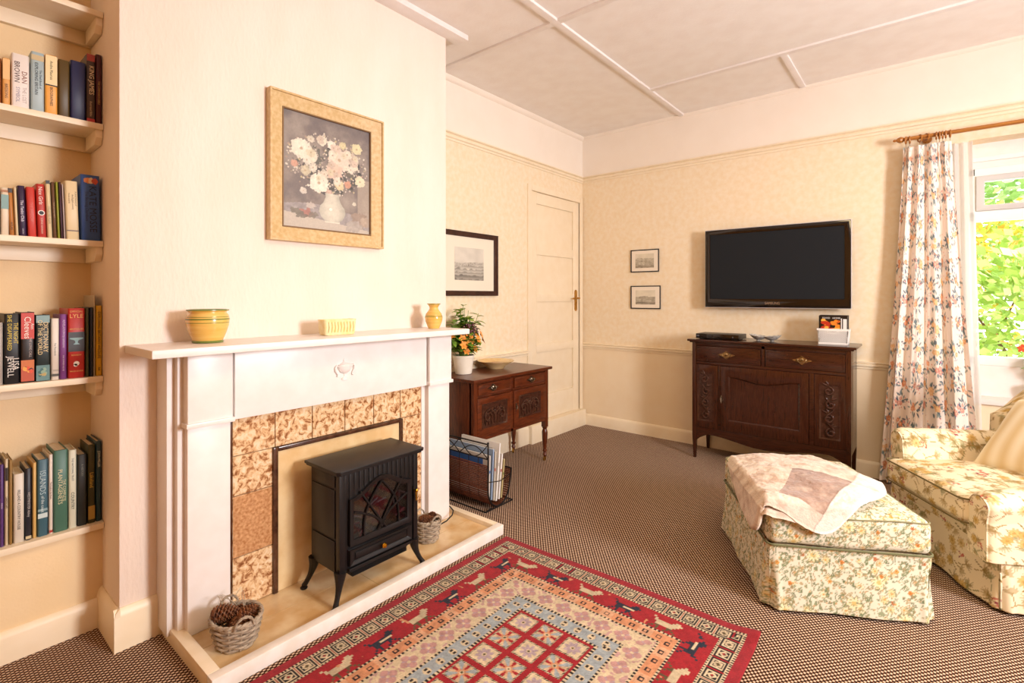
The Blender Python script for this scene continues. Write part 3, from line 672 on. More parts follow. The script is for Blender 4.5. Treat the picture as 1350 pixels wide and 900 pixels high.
book(.4325, .463, .26, Z, '#20241f', 'black green hardback with a thin inset line, lowest shelf', [('A HISTORY', .009, .5, .78, '#8a9080', .25)], group=G)
book(.4645, .488, .290, Z, '#3a3c1c', 'olive black book with yellow script near the alcove corner', [('Lakeland', .016, .5, .55, '#d0b03c', .4)], [(.05, .22, '#a88a3c')], group=G)
book(.4895, .507, .298, Z, '#1d3f4c', 'dark petrol blue tall thin book against the alcove side wall, lowest shelf', [('JOHN MILLER', .010, .5, .78, '#d8e0d8', .35)], depth=.15, group=G)

# ================================================================== FIREPLACE
RZ = Matrix(((0, -1, 0, 0), (1, 0, 0, 0), (0, 0, 1, 0), (0, 0, 0, 1)))   # local front (-y) to world +x, local x to world y
# hearth: kerb and slab
hx0, hx1, hy0, hy1 = XB, -1.687, .61, 1.985
t = thing('hearth', 'cream tiled hearth with a raised white painted kerb beside the patterned rug', 'hearth', (-1.9, 1.28, 0), world=True)
mb = MB(); mb.box(hx0+.001, hx1-.03, hy0+.03, hy1-.03, 0, .03); build('hearth_slab', mb, 'hearthslab', t)
mb = MB(); mb.box(-1.90, -1.899+.001, hy0+.04, hy1-.04, .0295, .0305); mb.box(-2.16, hx1-.035, 1.268, 1.271, .0295, .0305); build('grout_line', mb, plain('#c8a878', .8), t)
mb = MB(); mb.prism([(hx1-.038, hy0), (hx1, hy0), (hx1, hy1), (hx1-.038, hy1)], 0, .052, 'z'); build('kerb', mb, 'kerb', t, bevel=.004)
for a, b in ((hy0, hy0+.038), (hy1-.038, hy1)):
    mb = MB(); mb.box(XB+.02, hx1-.0385, a, b, 0, .052); build('kerb', mb, 'shelfpaint', t, bevel=.003)
# surround
t = thing('fireplace_surround', 'white painted wooden fireplace surround with urn ornament and veined brown tiles', 'fireplace', (XB, 1.28, .03), world=True)
S0, S1 = .60, 1.925
mb = MB(); mb.box(XB+.001, -2.06, S0, .80, .031, 1.03); build('side_board', mb, 'white', t, bevel=.002)
mb = MB(); mb.box(XB+.001, -2.06, 1.76, S1, .031, 1.03); build('side_board', mb, 'white', t, bevel=.002)
for a, b in ((.645, .787), (1.752, 1.9)):
    mb = MB(); mb.box(-2.065, -2.0, a, b, .031, .775); mb.box(-2.065, -2.03, a-.022, b+.012, .031, 1.03)
    mb.box(-2.065, -1.986, a-.004, b+.003, .775, 1.03); mb.box(-2.065, -1.976, a-.010, b+.008, .764, .782)
    build('pilaster', mb, 'white', t, bevel=.004)
mb = MB(); mb.box(-2.065, -2.003, .803, 1.742, .765, 1.03); build('frieze_board', mb, 'white', t, bevel=.002)
mb = MB(); mb.box(XB+.001, -1.87, .505, 1.925, 1.028, 1.056); build('mantel_shelf', mb, 'white', t, bevel=.005)
# tiles: border around the opening
mb = MB(); TX = -2.035
ys = [.806, .97, 1.13, 1.287, 1.441, 1.598, 1.765]; zs = [.765, .617, .464, .228, .031]; g = .0018
def tl(y0, y1, z0, z1, m): mb.box(TX-.02, TX, y0+g, y1-g, z0+g, z1-g, m)
for i in range(6): tl(ys[i], ys[i+1], zs[1], zs[0], 0)
for r_ in range(1, 4): tl(ys[0], ys[1], zs[r_+1], zs[r_], 1 if r_ == 2 else 0)
for z0, z1 in ((.464, .617), (.31, .464), (.17, .31), (.031, .17)): tl(ys[5], ys[6], z0, z1, 0)
build('tile_border', mb, ['tile', 'tile_plain'], t, bevel=.0015, seg=1)
mb = MB(); mb.box(-2.12, TX-.006, .79, 1.765, .031, .77); build('tile_backing', mb, 'grout', t)
for ya in (.795, 1.757):
    mb = MB(); mb.box(TX-.01, TX+.006, ya, ya+.011, .031, .767); build('edging_strip', mb, 'tiledark', t, bevel=.002)
mb = MB(); mb.box(TX-.01, TX+.012, .958, .978, .031, .617); mb.box(TX-.01, TX+.012, 1.588, 1.606, .031, .617); mb.box(TX-.01, TX+.012, .978, 1.588, .6, .617); build('opening_edging', mb, 'tiledark', t, bevel=.004)
mb = MB(); mb.box(TX-.012, TX+.001, .976, 1.59, .031, .602); build('fireback_panel', mb, 'fireback', t)
# urn ornament on the frieze
mb = MB(); T = Matrix.Translation((-2.003, 1.265, .905)) @ RZ
mb.lathe([(.004, -.046), (.016, -.044), (.014, -.036), (.005, -.03), (.006, -.02), (.022, -.012), (.032, .004), (.034, .012), (.028, .014), (.03, .018), (.012, .024), (.006, .03), (.008, .036), (.003, .044)], 20, T=T @ Matrix.Diagonal((1.15, .55, 1.1, 1)))
for sg in (-1, 1):
    mb.tube([T @ Vector((sg*x, -.004, z)) for x, z in ((.03, .01), (.042, .016), (.048, .006), (.046, -.008), (.038, -.016), (.034, -.026), (.04, -.03))], [.003, .004, .005, .005, .004, .003, .002], 8)
    for q in range(5): mb.ball(T @ Vector((sg*(.046-.002*q), -.004, .012-.01*q)), .004, n=8)
    mb.tube([T @ Vector((sg*x, -.006, z)) for x, z in ((.03, .0), (.02, -.01), (.008, -.014), (0, -.015))], .003, 6)
build('urn_ornament', mb, 'white', t)

# stove, local: x = width, front at y=0 facing -y
t = thing('electric_stove', 'black cast style electric stove with arched lattice window, on the hearth', 'stove', (-1.752, 1.275, .031), PI/2)
W = .19; D = .21; Z0 = .115; Z1 = .505
mb = MB(); mb.box(-W, W, .004, D, Z0, Z1); mb.box(-W-.003, -W+.02, -.004, .02, Z0, Z1); mb.box(W-.02, W+.003, -.004, .02, Z0, Z1)
for i in range(15):
    x = -W+.03+i*(2*W-.06)/14; mb.box(x-.0105, x+.0105, .0, .006, .36, Z1-.002)
build('stove_body', mb, 'iron', t, bevel=.002)
for sg in (-1, 1):
    mb = MB(); x = sg*W
    for za, zb in ((Z0+.01, .24), (.25, .44), (.45, Z1-.01)): mb.box(min(x, x+sg*.004), max(x, x+sg*.004), .03, D-.012, za, zb)
    build('side_panel', mb, 'iron', t, bevel=.002)
mb = MB(); mb.prism([(-W-.02, -.012), (-W-.006, -.022), (W+.006, -.022), (W+.02, -.012), (W+.02, D+.008), (-W-.02, D+.008)], Z1, Z1+.008, 'z')
mb.prism([(-W-.026, -.018), (-W-.012, -.029), (W+.012, -.029), (W+.026, -.018), (W+.026, D+.01), (-W-.026, D+.01)], Z1+.008, Z1+.02, 'z'); build('top_plate', mb, 'iron', t, bevel=.003)
# arched door
def arch(w, z0, z1, h, n=20):
    P = [(-w, z0), (w, z0)]
    for i in range(n+1):
        x = w-2*w*i/n; q = x/w; P.append((x, z1+h*(math.cos(q*PI)*.5+.5)))
    return P
O = arch(.153, .215, .40, .058); I = arch(.132, .236, .385, .052)
mb = MB(); mb.ring(O, I, -.014, .004, ib=-.008); dr = build('stove_door', mb, 'iron', t, bevel=.002)
mb = MB(); mb.prism(arch(.134, .234, .387, .05), -.004, -.002, 'y'); build('door_glass', mb, 'smoked', dr)
mb = MB(); R = random.Random(2)
mb.box(-.134, .134, .002, .0045, .235, .43, 0)
for i in range(46):
    x = R.uniform(-.12, .12); z = R.uniform(.24, .36); a = R.uniform(-.5, .5)+(0 if R.random() < .6 else 1.4); L_ = R.uniform(.02, .05)
    mb.tube([(x-L_*math.cos(a)*.5, .002, max(.238, z-L_*math.sin(a)*.5)), (x+L_*math.cos(a)*.5, .002, min(.4, z+L_*math.sin(a)*.5))], R.uniform(.003, .006), 6, m=1+i % 3)
build('log_effect', mb, [plain('#1a1618', .5), plain('#3a2224', .5), plain('#5e5a5c', .3), plain('#582028', .5)], dr)
mb = MB()
def arc(x0, z0, x1, z1, b, n=12):
    return [((x0+(x1-x0)*i/n)+b*math.sin(PI*i/n), -.008, z0+(z1-z0)*i/n) for i in range(n+1)]
for P in (arc(-.085, .236, 0, .435, -.03), arc(.085, .236, 0, .435, .03), arc(0, .24, -.132, .345, .035), arc(0, .24, .132, .345, -.035), arc(-.02, .236, .105, .42, -.0), arc(.02, .236, -.105, .42, .0)):
    mb.tube(P, .0042, 6)
build('lattice', mb, 'iron', dr)
mb = MB()
for za in (.15,): mb.prism([(-.155, .137), (.155, .137), (.155, .203), (-.155, .203)], -.004, .004, 'y')
mb.ring([(-.153, .139), (.153, .139), (.153, .201), (-.153, .201)], [(-.132, .154), (.132, .154), (.132, .187), (-.132, .187)], -.014, -.003, ib=-.006); mb.box(-.125, .125, -.009, -.003, .158, .183)
dd = build('ash_drawer', mb, 'iron', t, bevel=.002)
mb = MB(); mb.lathe([(.004, 0), (.004, .01), (.009, .013), (.011, .018), (.008, .024), (1e-5, .026)], 16, T=Matrix.Translation((0, -.008, .17)) @ Matrix.Rotation(PI/2, 4, 'X')); build('drawer_knob', mb, plain('#d9a52e', .2, 1), dd)
mb = MB(); mb.lathe([(.003, 0), (.003, .012), (.007, .015), (.007, .02), (1e-5, .024)], 12, T=Matrix.Translation((.172, -.006, .345)) @ Matrix.Rotation(PI/2, 4, 'X')); mb.tube([(.172, -.016, .345), (.174, -.018, .30)], [.004, .0025], 8); build('door_latch', mb, plain('#d9a52e', .2, 1), dr)
mb = MB(); mb.box(-.155, .155, -.012, .01, .118, .13); mb.box(-.13, .13, .02, .16, .085, .116)
for i in range(26): mb.box(-.125+i*.01, -.12+i*.01, .012, .022, .088, .114)
mb.box(-.14, .14, .0, .02, .108, .118)
for i in range(4): mb.box(-.135, .135, -.002, .02, .09+i*.0065, .0925+i*.0065)
build('vent_grille', mb, 'black', t, bevel=.001)
for sx in (-1, 1):
    for y, sy in ((.012, -1), (D-.012, 1)):
        mb = MB(); P = []; x = sx*(W-.012)
        for i in range(9):
            q = i/8; P.append((x+sx*(.004+.034*q**2), y+sy*(.002+.022*q**2), Z0+.01-(Z0+.0)*q))
        mb.tube(P, [.024, .022, .019, .016, .013, .011, .010, .010, .011], 10)
        mb.lathe([(.001, 0), (.014, 0), (.015, .004), (.009, .009), (1e-5, .01)], 14, c=(P[-1][0], P[-1][1], 0)); build('leg', mb, 'iron', t)
mb = MB(); mb.tube([(.16, .17, .09), (.2, .2, .03), (.28, .215, .006), (.40, .215, .006), (.50, .205, .008), (.56, .20, .016), (.605, .205, .03), (.632, .225, .04), (.640, .26, .05), (.634, .30, .05)], .0035, 8); build('power_cord', mb, 'black', t)

# wicker baskets and pine cones
def basket(name, label, loc, r0, r1, h, rotz, handles):
    t = thing(name, label, 'basket', loc, rotz)
    mb = MB(); NS = 13; L_ = 9
    for k_ in range(L_):
        z = .006+(h-.012)*k_/(L_-1); rr = r0+(r1-r0)*(k_/(L_-1))**.8; P = []
        for i in range(NS*10):
            a = 2*PI*i/(NS*10); q_ = rr+.0042*math.cos(a*NS/2*2/2*1.0+(PI if k_ % 2 else 0)) if 0 else rr+.0042*math.cos(a*(NS-1)/2*1+(PI if k_ % 2 else 0)); P.append((q_*math.cos(a), q_*.92*math.sin(a), z+.0012*math.sin(a*6)))
        mb.tube(P, h/L_*.5, 6, closed=True)
    for i in range(NS-1):
        a = 2*PI*i/(NS-1); mb.tube([(r0*math.cos(a), r0*.92*math.sin(a), .002), (r1*math.cos(a), r1*.92*math.sin(a), h)], .004, 6)
    mb.lathe([(1e-5, .002), (r0, .002), (r0, .006), (1e-5, .006)], 24, sy=.92)
    build('woven_body', mb, 'wicker', t)
    mb = MB()
    for q in range(2):
        P = [((r1+.002)*math.cos(2*PI*i/96)+.003*math.cos(2*PI*i*12/96+q*PI)*math.cos(2*PI*i/96), (r1+.002)*.92*math.sin(2*PI*i/96)+.003*math.cos(2*PI*i*12/96+q*PI)*math.sin(2*PI*i/96), h+.002+.003*math.sin(2*PI*i*12/96+q*PI)) for i in range(96)]
        mb.tube(P, .005, 6, closed=True)
    build('braided_rim', mb, 'wicker', t)
    for a in handles:
        mb = MB(); w = .030
        for q in (0, 1):
            P = [];
            for i in range(25):
                u = i/24; ph = PI*u; lx = w*math.cos(ph); lz = .036*math.sin(ph)
                rx = r1+.004+.004*math.sin(ph)+.002*math.cos(u*18+q*PI)
                P.append((rx*math.cos(a)-lx*math.sin(a), rx*.92*math.sin(a)+lx*math.cos(a), h-.004+lz+.002*math.sin(u*18+q*PI)))
            mb.tube(P, .0034, 6)
        build('handle', mb, 'wicker', t)
    return t
def cone_mesh(L_=.075, R_=.021):
    mb = MB(); mb.lathe([(1e-4, 0), (R_*.6, L_*.1), (R_*.7, L_*.35), (R_*.5, L_*.7), (1e-4, L_)], 12)
    n = 84
    for i in range(n):
        u = i/n; z = L_*(.02+.95*u); r = R_*(math.sin(PI*min(1, .22+u*.78))**.7); a = i*2.39996
        c, s_ = math.cos(a), math.sin(a); w = .006*(1.15-u*.6); ln = .007*(1.1-.5*u)
        def p(rad, side, dz): return (rad*c-side*s_, rad*s_+side*c, z+dz)
        V = [p(r*.5, -w*.4, 0), p(r*.5, w*.4, 0), p(r+ln*.3, w, .0035), p(r+ln*.75, 0, .006), p(r+ln*.3, -w, .0035), p(r*.5, -w*.4, .0025), p(r*.5, w*.4, .0025), p(r+ln*.3, w, .0055), p(r+ln*.75, 0, .0082), p(r+ln*.3, -w, .0055)]
        mb.add(V, [(0, 1, 2, 3, 4), (9, 8, 7, 6, 5), (0, 5, 6, 1), (1, 6, 7, 2), (2, 7, 8, 3), (3, 8, 9, 4), (4, 9, 5, 0)])
    return mb
CONE = None
def pinecone(loc, rot, s_, label, group):
    global CONE
    if CONE is None: CONE = o = build('pine_cone', cone_mesh(), 'cone')
    else: o = CONE.copy(); C.objects.link(o)
    from mathutils import Euler
    d_ = Euler(rot).to_matrix() @ Vector((0, 0, 1)); o.location = Vector(loc)-d_*(.0375*s_); o.rotation_euler = rot; o.scale = (s_,)*3; tag(o, label, 'pine cone', group)
bl = (-1.845, .745, .031)
basket('wicker_basket', 'grey willow basket heaped with pine cones at the front left corner of the hearth', bl, .06, .08, .092, .3, (PI*.02-.5, PI*1.02-.5))
G = 'pine cones in the left basket'
for dx, dy, dz, rx, rz, s_, lb in ((-.022, -.030, .108, PI/2+.1, 2.9, 1.15, 'brown pine cone lying across the left basket rim, topmost of the heap'), (-.035, .015, .075, PI/2, .4, 1.0, 'pine cone low at the back of the left basket'),
                                  (.005, .036, .085, PI/2, 3.3, 1.1, 'pine cone at the right side of the left basket'), (.030, -.012, .072, PI/2, 1.2, 1.0, 'pine cone behind the front handle of the left basket'), (.0, .0, .05, PI/2, 5.2, 1.0, 'pine cone buried in the middle of the left basket')):
    pinecone((bl[0]+dx, bl[1]+dy, bl[2]+dz), (rx, 0, rz), s_, lb, G)
br = (-1.895, 1.655, .031)
basket('wicker_basket', 'small grey willow basket of pine cones between stove and right pilaster', br, .046, .06, .10, 1.0, (PI*.05-1.2, PI*1.05-1.2))
G = 'pine cones in the right basket'
for dx, dy, dz, rx, rz, s_, lb in ((.004, -.018, .108, PI/2+.15, 3.0, .95, 'brown pine cone on the left of the right basket, closest to the stove'), (-.004, .024, .103, PI/2+.1, .3, .85, 'pine cone at the right side of the small basket'), (-.005, .0, .065, PI/2, 1.2, .9, 'pine cone sunk in the middle of the small basket')):
    pinecone((br[0]+dx, br[1]+dy, br[2]+dz), (rx, 0, rz), s_, lb, G)
# twigs stuck in the left basket
mb = MB(); R = random.Random(4)
for i in range(9):
    a = R.uniform(2.2, 4.2); x0 = bl[0]-.02+R.uniform(-.02, .02); y0 = bl[1]+R.uniform(-.03, .04); z_ = bl[2]+.08; P = [(x0, y0, z_)]; vx, vy, vz = R.uniform(-.02, 0), R.uniform(-.015, .015), .016
    for q in range(6): x0 += vx*.4; y0 += vy*.6; z_ += vz*(1-.12*q); P.append((x0, y0, z_)); vy += R.uniform(-.006, .006)
    mb.tube(P, [.0016, .0015, .0013, .0012, .001, .0008, .0005], 5)
o = build('dried_twigs', mb, 'wicker'); rebase(o, (bl[0]-.02, bl[1], bl[2]+.08)); tag(o, 'wispy dried twigs standing up from the left pine cone basket', 'twigs')

# mantel ornaments
def lathe_thing(name, label, cat, P, mats, loc, n=40, mfn=None, **kw):
    mb = MB(); mb.lathe(P, n, **kw)
    if mfn: # faces by height
        mb.M = [mfn(sum(mb.V[i][2] for i in f)/len(f)) for f in mb.F]
    o = build(name, mb, mats); o.location = loc; return tag(o, label, cat)
P = [(.001, 0), (.05, 0), (.052, .004), (.049, .008), (.051, .013), (.06, .035), (.0685, .062), (.071, .085), (.067, .101), (.061, .109), (.061, .112), (.069, .117), (.069, .121), (.062, .122), (.058, .115), (.06, .1), (.062, .06), (.045, .02), (.001, .012)]
lathe_thing('glazed_pot', 'squat honey glazed pot with green bands at the left end of the mantel', 'pot', P, ['pot', 'potgreen'], (-2.055, .73, 1.057),
            mfn=lambda z: 1 if (z < .0085 or .0863 < z < .0865 or z > .1165) else 0)
for zz, w_ in ((.078, .0016), (.088, .0022)):
    pass
pot = bpy.data.objects['glazed_pot']
mb = MB()
for zz, w_ in ((.073, .0014), (.086, .0026), (.094, .0012)):
    rr = np.interp(zz, [.062, .085, .101], [.0685, .071, .067])+.0004; mb.lathe([(rr-.001, zz-w_), (rr, zz-w_*.8), (rr, zz+w_*.8), (rr-.001, zz+w_)], 40)
build('glaze_band', mb, 'potgreen', pot)
P = [(.001, 0), (.03, 0), (.03, .004), (.034, .012), (.044, .038), (.0465, .06), (.041, .078), (.028, .095), (.023, .105), (.0225, .112), (.03, .125), (.036, .131), (.034, .132), (.025, .125), (.018, .11), (.02, .1), (.03, .08), (.001, .02)]
lathe_thing('glazed_vase', 'small yellow glazed vase with a green band at the right end of the mantel', 'vase', P, ['pot'], (-2.03, 1.815, 1.057))
v = bpy.data.objects['glazed_vase']; mb = MB()
for zz, w_ in ((.062, .0014), (.068, .0012), (.129, .0018)):
    rr = np.interp(zz, [.06, .078, .12, .131], [.0465, .041, .028, .0362])+.0005; mb.lathe([(rr-.001, zz-w_), (rr, zz-w_*.8), (rr, zz+w_*.8), (rr-.001, zz+w_)], 40)
build('glaze_band', mb, 'potgreen', v)
t = thing('ceramic_trough', 'cream ribbed ceramic trough in the middle of the mantel', 'planter', (-2.03, 1.245, 1.057), PI/2)
mb = MB(); a, b, hh = .077, .032, .068
def rr_(a, b, r=.014, n=5):
    P = []
    for cx, cy, s0 in ((a-r, b-r, 0), (-a+r, b-r, 1), (-a+r, -b+r, 2), (a-r, -b+r, 3)):
        for i in range(n+1): q = PI/2*(s0+i/n); P.append((cx+r*math.cos(q), cy+r*math.sin(q)))
    return P
lay = [(.92, 0), (.97, .006), (1, .03), (1.02, .062), (1.05, .068), (1.0, .0685), (.93, .06), (.9, .015)]
V = []; F = []; n_ = None
for s_, z in lay:
    P = rr_(a*s_, b*s_); n_ = len(P); V += [(x, y, z) for x, y in P]
for i in range(len(lay)-1):
    for j in range(n_): F.append((i*n_+j, i*n_+(j+1) % n_, (i+1)*n_+(j+1) % n_, (i+1)*n_+j))
F += [tuple(range(n_-1, -1, -1)), tuple((len(lay)-1)*n_+j for j in range(n_))]
mb.add(V, F)
for i in range(9):
    x = -.06+i*.015; mb.tube([(x, -b-.0005, .012), (x+.003, -b-.002, .035), (x, -b-.0015, .058)], .0035, 6)
build('trough_body', mb, 'cream_glaze', t)

# ---- pictures.  local: x width, front -y, back at y=0
def picture(label, w, h, fw, fd, mfr, loc, rotz, mount=0, canvas=None, pw=None, ph=None, res=.0025, lip=None, slope=.6, tilt=0):
    t = thing('framed_picture', label, 'picture', loc, rotz); t.rotation_euler = (tilt, 0, rotz)
    O = [(-w/2, -h/2), (w/2, -h/2), (w/2, h/2), (-w/2, h/2)]; i = fw
    I = [(-w/2+i, -h/2+i), (w/2-i, -h/2+i), (w/2-i, h/2-i), (-w/2+i, h/2-i)]
    o2 = .14*fw; O2 = [(-w/2+o2, -h/2+o2), (w/2-o2, -h/2+o2), (w/2-o2, h/2-o2), (-w/2+o2, h/2-o2)]
    mb = MB(); mb.ring(O, O2, -fd, -.001); mb.ring(O2, I, -fd*.82, -.001, ib=-fd*slope); fr = build('frame', mb, mfr, t, bevel=.0012, seg=1)
    if lip:
        q = .006; J = [(-w/2+i+q, -h/2+i+q), (w/2-i-q, -h/2+i+q), (w/2-i-q, h/2-i-q), (-w/2+i+q, h/2-i-q)]
        mb = MB(); mb.ring(I, J, -fd*slope-.002, -.002); build('inner_lip', mb, lip, fr, bevel=.001, seg=1)
    mb = MB(); mb.box(-w/2+i*.8, w/2-i*.8, -.006, -.001, -h/2+i*.8, h/2-i*.8); build('mount_board', mb, 'mount', t)
    pw = pw or w-2*i; ph = ph or h-2*i; nx, ny = int(pw/res), int(ph/res)
    X, Y_ = np.meshgrid(np.linspace(0, 1, nx), np.linspace(0, 1, ny), indexing='ij')
    V = np.stack([(X.ravel()-.5)*pw, np.full(X.size, -.0072), (Y_.ravel()-.5)*ph], 1); V[:, 2] += 0
    colobj('print', V, gridF(nx, ny), canvas(X.ravel(), Y_.ravel()), 'vc_print', t)
    return t
def canvas_flowers(x, y):
    A = np.zeros((len(x), 3)); asp = .82
    n = fbm(x*asp, y, 7, 3); n2 = fbm(x*asp, y, 40, 9, 3)
    c1, c2, c3 = (np.array(lin(q)) for q in ('#8d817a', '#766b6c', '#ab9d90'))
    A[:] = c1; A += (c3-c1)*np.clip((n-.45)*2.2, 0, 1)[:, None]; A += (c2-A)*np.clip((.55-n)*2.5, 0, .8)[:, None]
    lowt = y < .2+.03*np.sin(x*5); A[lowt] = np.array(lin('#a39a98'))*(.75+.5*n2[lowt, None])
    m = (y < .14-.1*x) ; A[m] = np.array(lin('#c9bcab'))
    m = (x > .84) & (y < .52) & (y > .15); A[m] = A[m]*.6+np.array(lin('#d0bda4'))*.4
    R = random.Random(21)
    def blob(cx, cy, r, col, pet=0, ang=0, sx=1, a=1, dep=.25, rough=.25):
        dx = (x-cx)*asp/sx; dy = y-cy; rr = np.hypot(dx, dy); th = np.arctan2(dy, dx)
        e = r*(1-dep+dep*np.abs(np.cos(th*pet/2+ang)) if pet else 1)*(1-rough*.5+rough*vnoise(x, y, 60, int(cx*999)))
        m = rr < e; sh = (.82+.3*fbm(x[m], y[m], 34, int(cy*999), 3))[:, None]
        A[m] = A[m]*(1-a)+np.array(lin(col))*sh*a
        return
    for i in range(150):     # dark foliage mass
        a = R.random()*6.3; d = R.random()**.6; blob(.5+.38*d*math.cos(a), .55+.2*d*math.sin(a), R.uniform(.012, .03), R.choice(['#5b5a58', '#6b6a62', '#7c7468', '#4f4d52']), sx=R.uniform(.6, 1.6), a=.8)
    for i in range(420):     # speckle of small blossom
        a = R.random()*6.3; d = R.random()**.5; blob(.5+.47*d*math.cos(a), .6+.28*d*math.sin(a), R.uniform(.004, .011), R.choice(['#d9cdbb', '#c6b6a6', '#e3d8c4', '#8c8078', '#b79d8a', '#cbbb90']), 4, rough=.1)
    for cx, cy, r, c, p in ((.2, .69, .085, '#f0e6cf', 7), (.3, .64, .06, '#e9dcc2', 6), (.39, .42, .085, '#f2e9d4', 6), (.62, .66, .1, '#ecd3bd', 8), (.56, .55, .075, '#e7c4ac', 7), (.42, .8, .045, '#e6dfc6', 6), (.53, .78, .04, '#efe6d2', 6),
                           (.66, .8, .035, '#dccf9c', 5), (.83, .8, .05, '#e4d9a6', 6), (.87, .5, .05, '#e9dfb8', 6), (.8, .63, .04, '#e7dcc0', 5), (.62, .43, .045, '#e4cf9f', 5), (.72, .45, .035, '#d99c7c', 5), (.13, .55, .03, '#dba388', 5), (.22, .33, .03, '#ddd2c2', 5), (.5, .35, .03, '#d7b7a4', 5), (.74, .72, .035, '#ded4b0', 5), (.3, .79, .03, '#d8cdb6', 5), (.8, .28, .02, '#d8d0ba', 5)):
        for q in range(p):
            a = 2*PI*q/p+cx*9; blob(cx+r*.55*math.cos(a)/asp, cy+r*.55*math.sin(a), r*.5, c, a=.9, rough=.5)
        blob(cx, cy, r*.45, c, a=.8); blob(cx, cy, r*.16, '#c2a27c', a=.8)
    for i in range(26):
        a = R.random()*6.3; d = R.random()**.6; cx = .52+.34*d*math.cos(a); cy = .62+.2*d*math.sin(a); rr0 = R.uniform(.02, .042); c = R.choice(['#e6d8c0', '#dcc3ae', '#e9dfca', '#d8cba8', '#cdb8a4'])
        for q in range(5): aa = 2*PI*q/5+a; blob(cx+rr0*.6*math.cos(aa), cy+rr0*.6*math.sin(aa), rr0*.55, c, a=.75, rough=.7)
        blob(cx, cy, rr0*.2, '#b89878', a=.7)
    # vase
    for yy0, yy1, w0, w1 in ((.08, .1, .085, .08),):
        m = (y > yy0) & (y < yy1) & (np.abs(x-.54) < w0); A[m] = np.array(lin('#e6dcc8'))
    prof = np.interp(y, [.09, .12, .17, .22, .26, .31, .34], [.075, .12, .152, .14, .1, .075, .085])
    m = (y > .09) & (y < .34) & (np.abs(x-.54) < prof); q = ((x-.54)/prof)[m]
    A[m] = np.array(lin('#cfc9b6'))*(1.02-.28*(q+.1)**2+.16*vnoise(x[m], y[m], 30, 4))[:, None]
    blob(.52, .2, .013, '#f5efe0')
    for cx, cy, r, c in ((.25, .14, .04, '#b9786a'), (.2, .12, .03, '#7d776c'), (.32, .13, .03, '#8c8376'), (.14, .15, .028, '#888070'), (.88, .14, .07, '#a6907e'), (.95, .12, .05, '#c0aa94'), (.3, .21, .03, '#c9bcb0'), (.8, .07, .06, '#b7aba0')): blob(cx, cy, r, c, 5, sx=1.6, a=.85, rough=.6)
    g_ = A.mean(1, keepdims=True); A = (g_+(A-g_)*.8)*(.86+.14*fbm(x, y, 90, 31, 2)[:, None])
    return A
def canvas_scene(seed, dark='#4a443e', light='#dcd2c0', hor=.45, mount='#efe3cf', town=True):
    def fn(x, y):
        n = fbm(x, y*.7, 9, seed, 5); sky = .75+.25*fbm(x, y, 4, seed+3, 4)+(.0 if hor > .5 else .05)
        hl = hor+.12*fbm(x, x*0, 4, seed+7, 3)
        v = np.where(y > hl, sky, .2+.62*n+.15*np.sin(y*60+8*n))
        if town:
            b = (y > hl-.1) & (y < hl) & (vnoise(x, y*0, 28, seed) > .45); v = np.where(b, .35+.5*vnoise(x, y, 60, seed), v)
        fg = y < .16; v = np.where(fg, v*.55, v); v = np.clip(v, 0, 1)[:, None]
        return np.array(lin(dark))*(1-v)+np.array(lin(light))*v
    return fn
picture('large still life print of white roses, wide gilt oak frame on the chimney breast', .575, .645, .062, .038, 'pineframe', (XB+.001, 1.283, 1.79), PI/2, canvas=canvas_flowers, lip=plain('#7a5a34', .4), slope=.42)
picture('dark brown framed engraving in a wide cream mount, above the small cabinet', .60, .46, .036, .024, 'darkframe', (XL+.001, 2.64, 1.462), PI/2, canvas=canvas_scene(5, '#5a544c', '#ddd6c8', .5), pw=.30, ph=.235)
picture('small black framed engraving on the back wall, upper of the pair left of the television', .265, .2, .009, .012, 'black', (-1.932, YB-.001, 1.543), 0, canvas=canvas_scene(11, '#6a5c48', '#e6dcc4', .62), pw=.175, ph=.125, res=.003)
picture('small black framed engraving on the back wall, lower of the pair left of the television', .28, .205, .009, .012, 'black', (-1.925, YB-.001, 1.22), 0, canvas=canvas_scene(19, '#5c5040', '#e6dcc4', .5, town=False), pw=.185, ph=.125, res=.003)

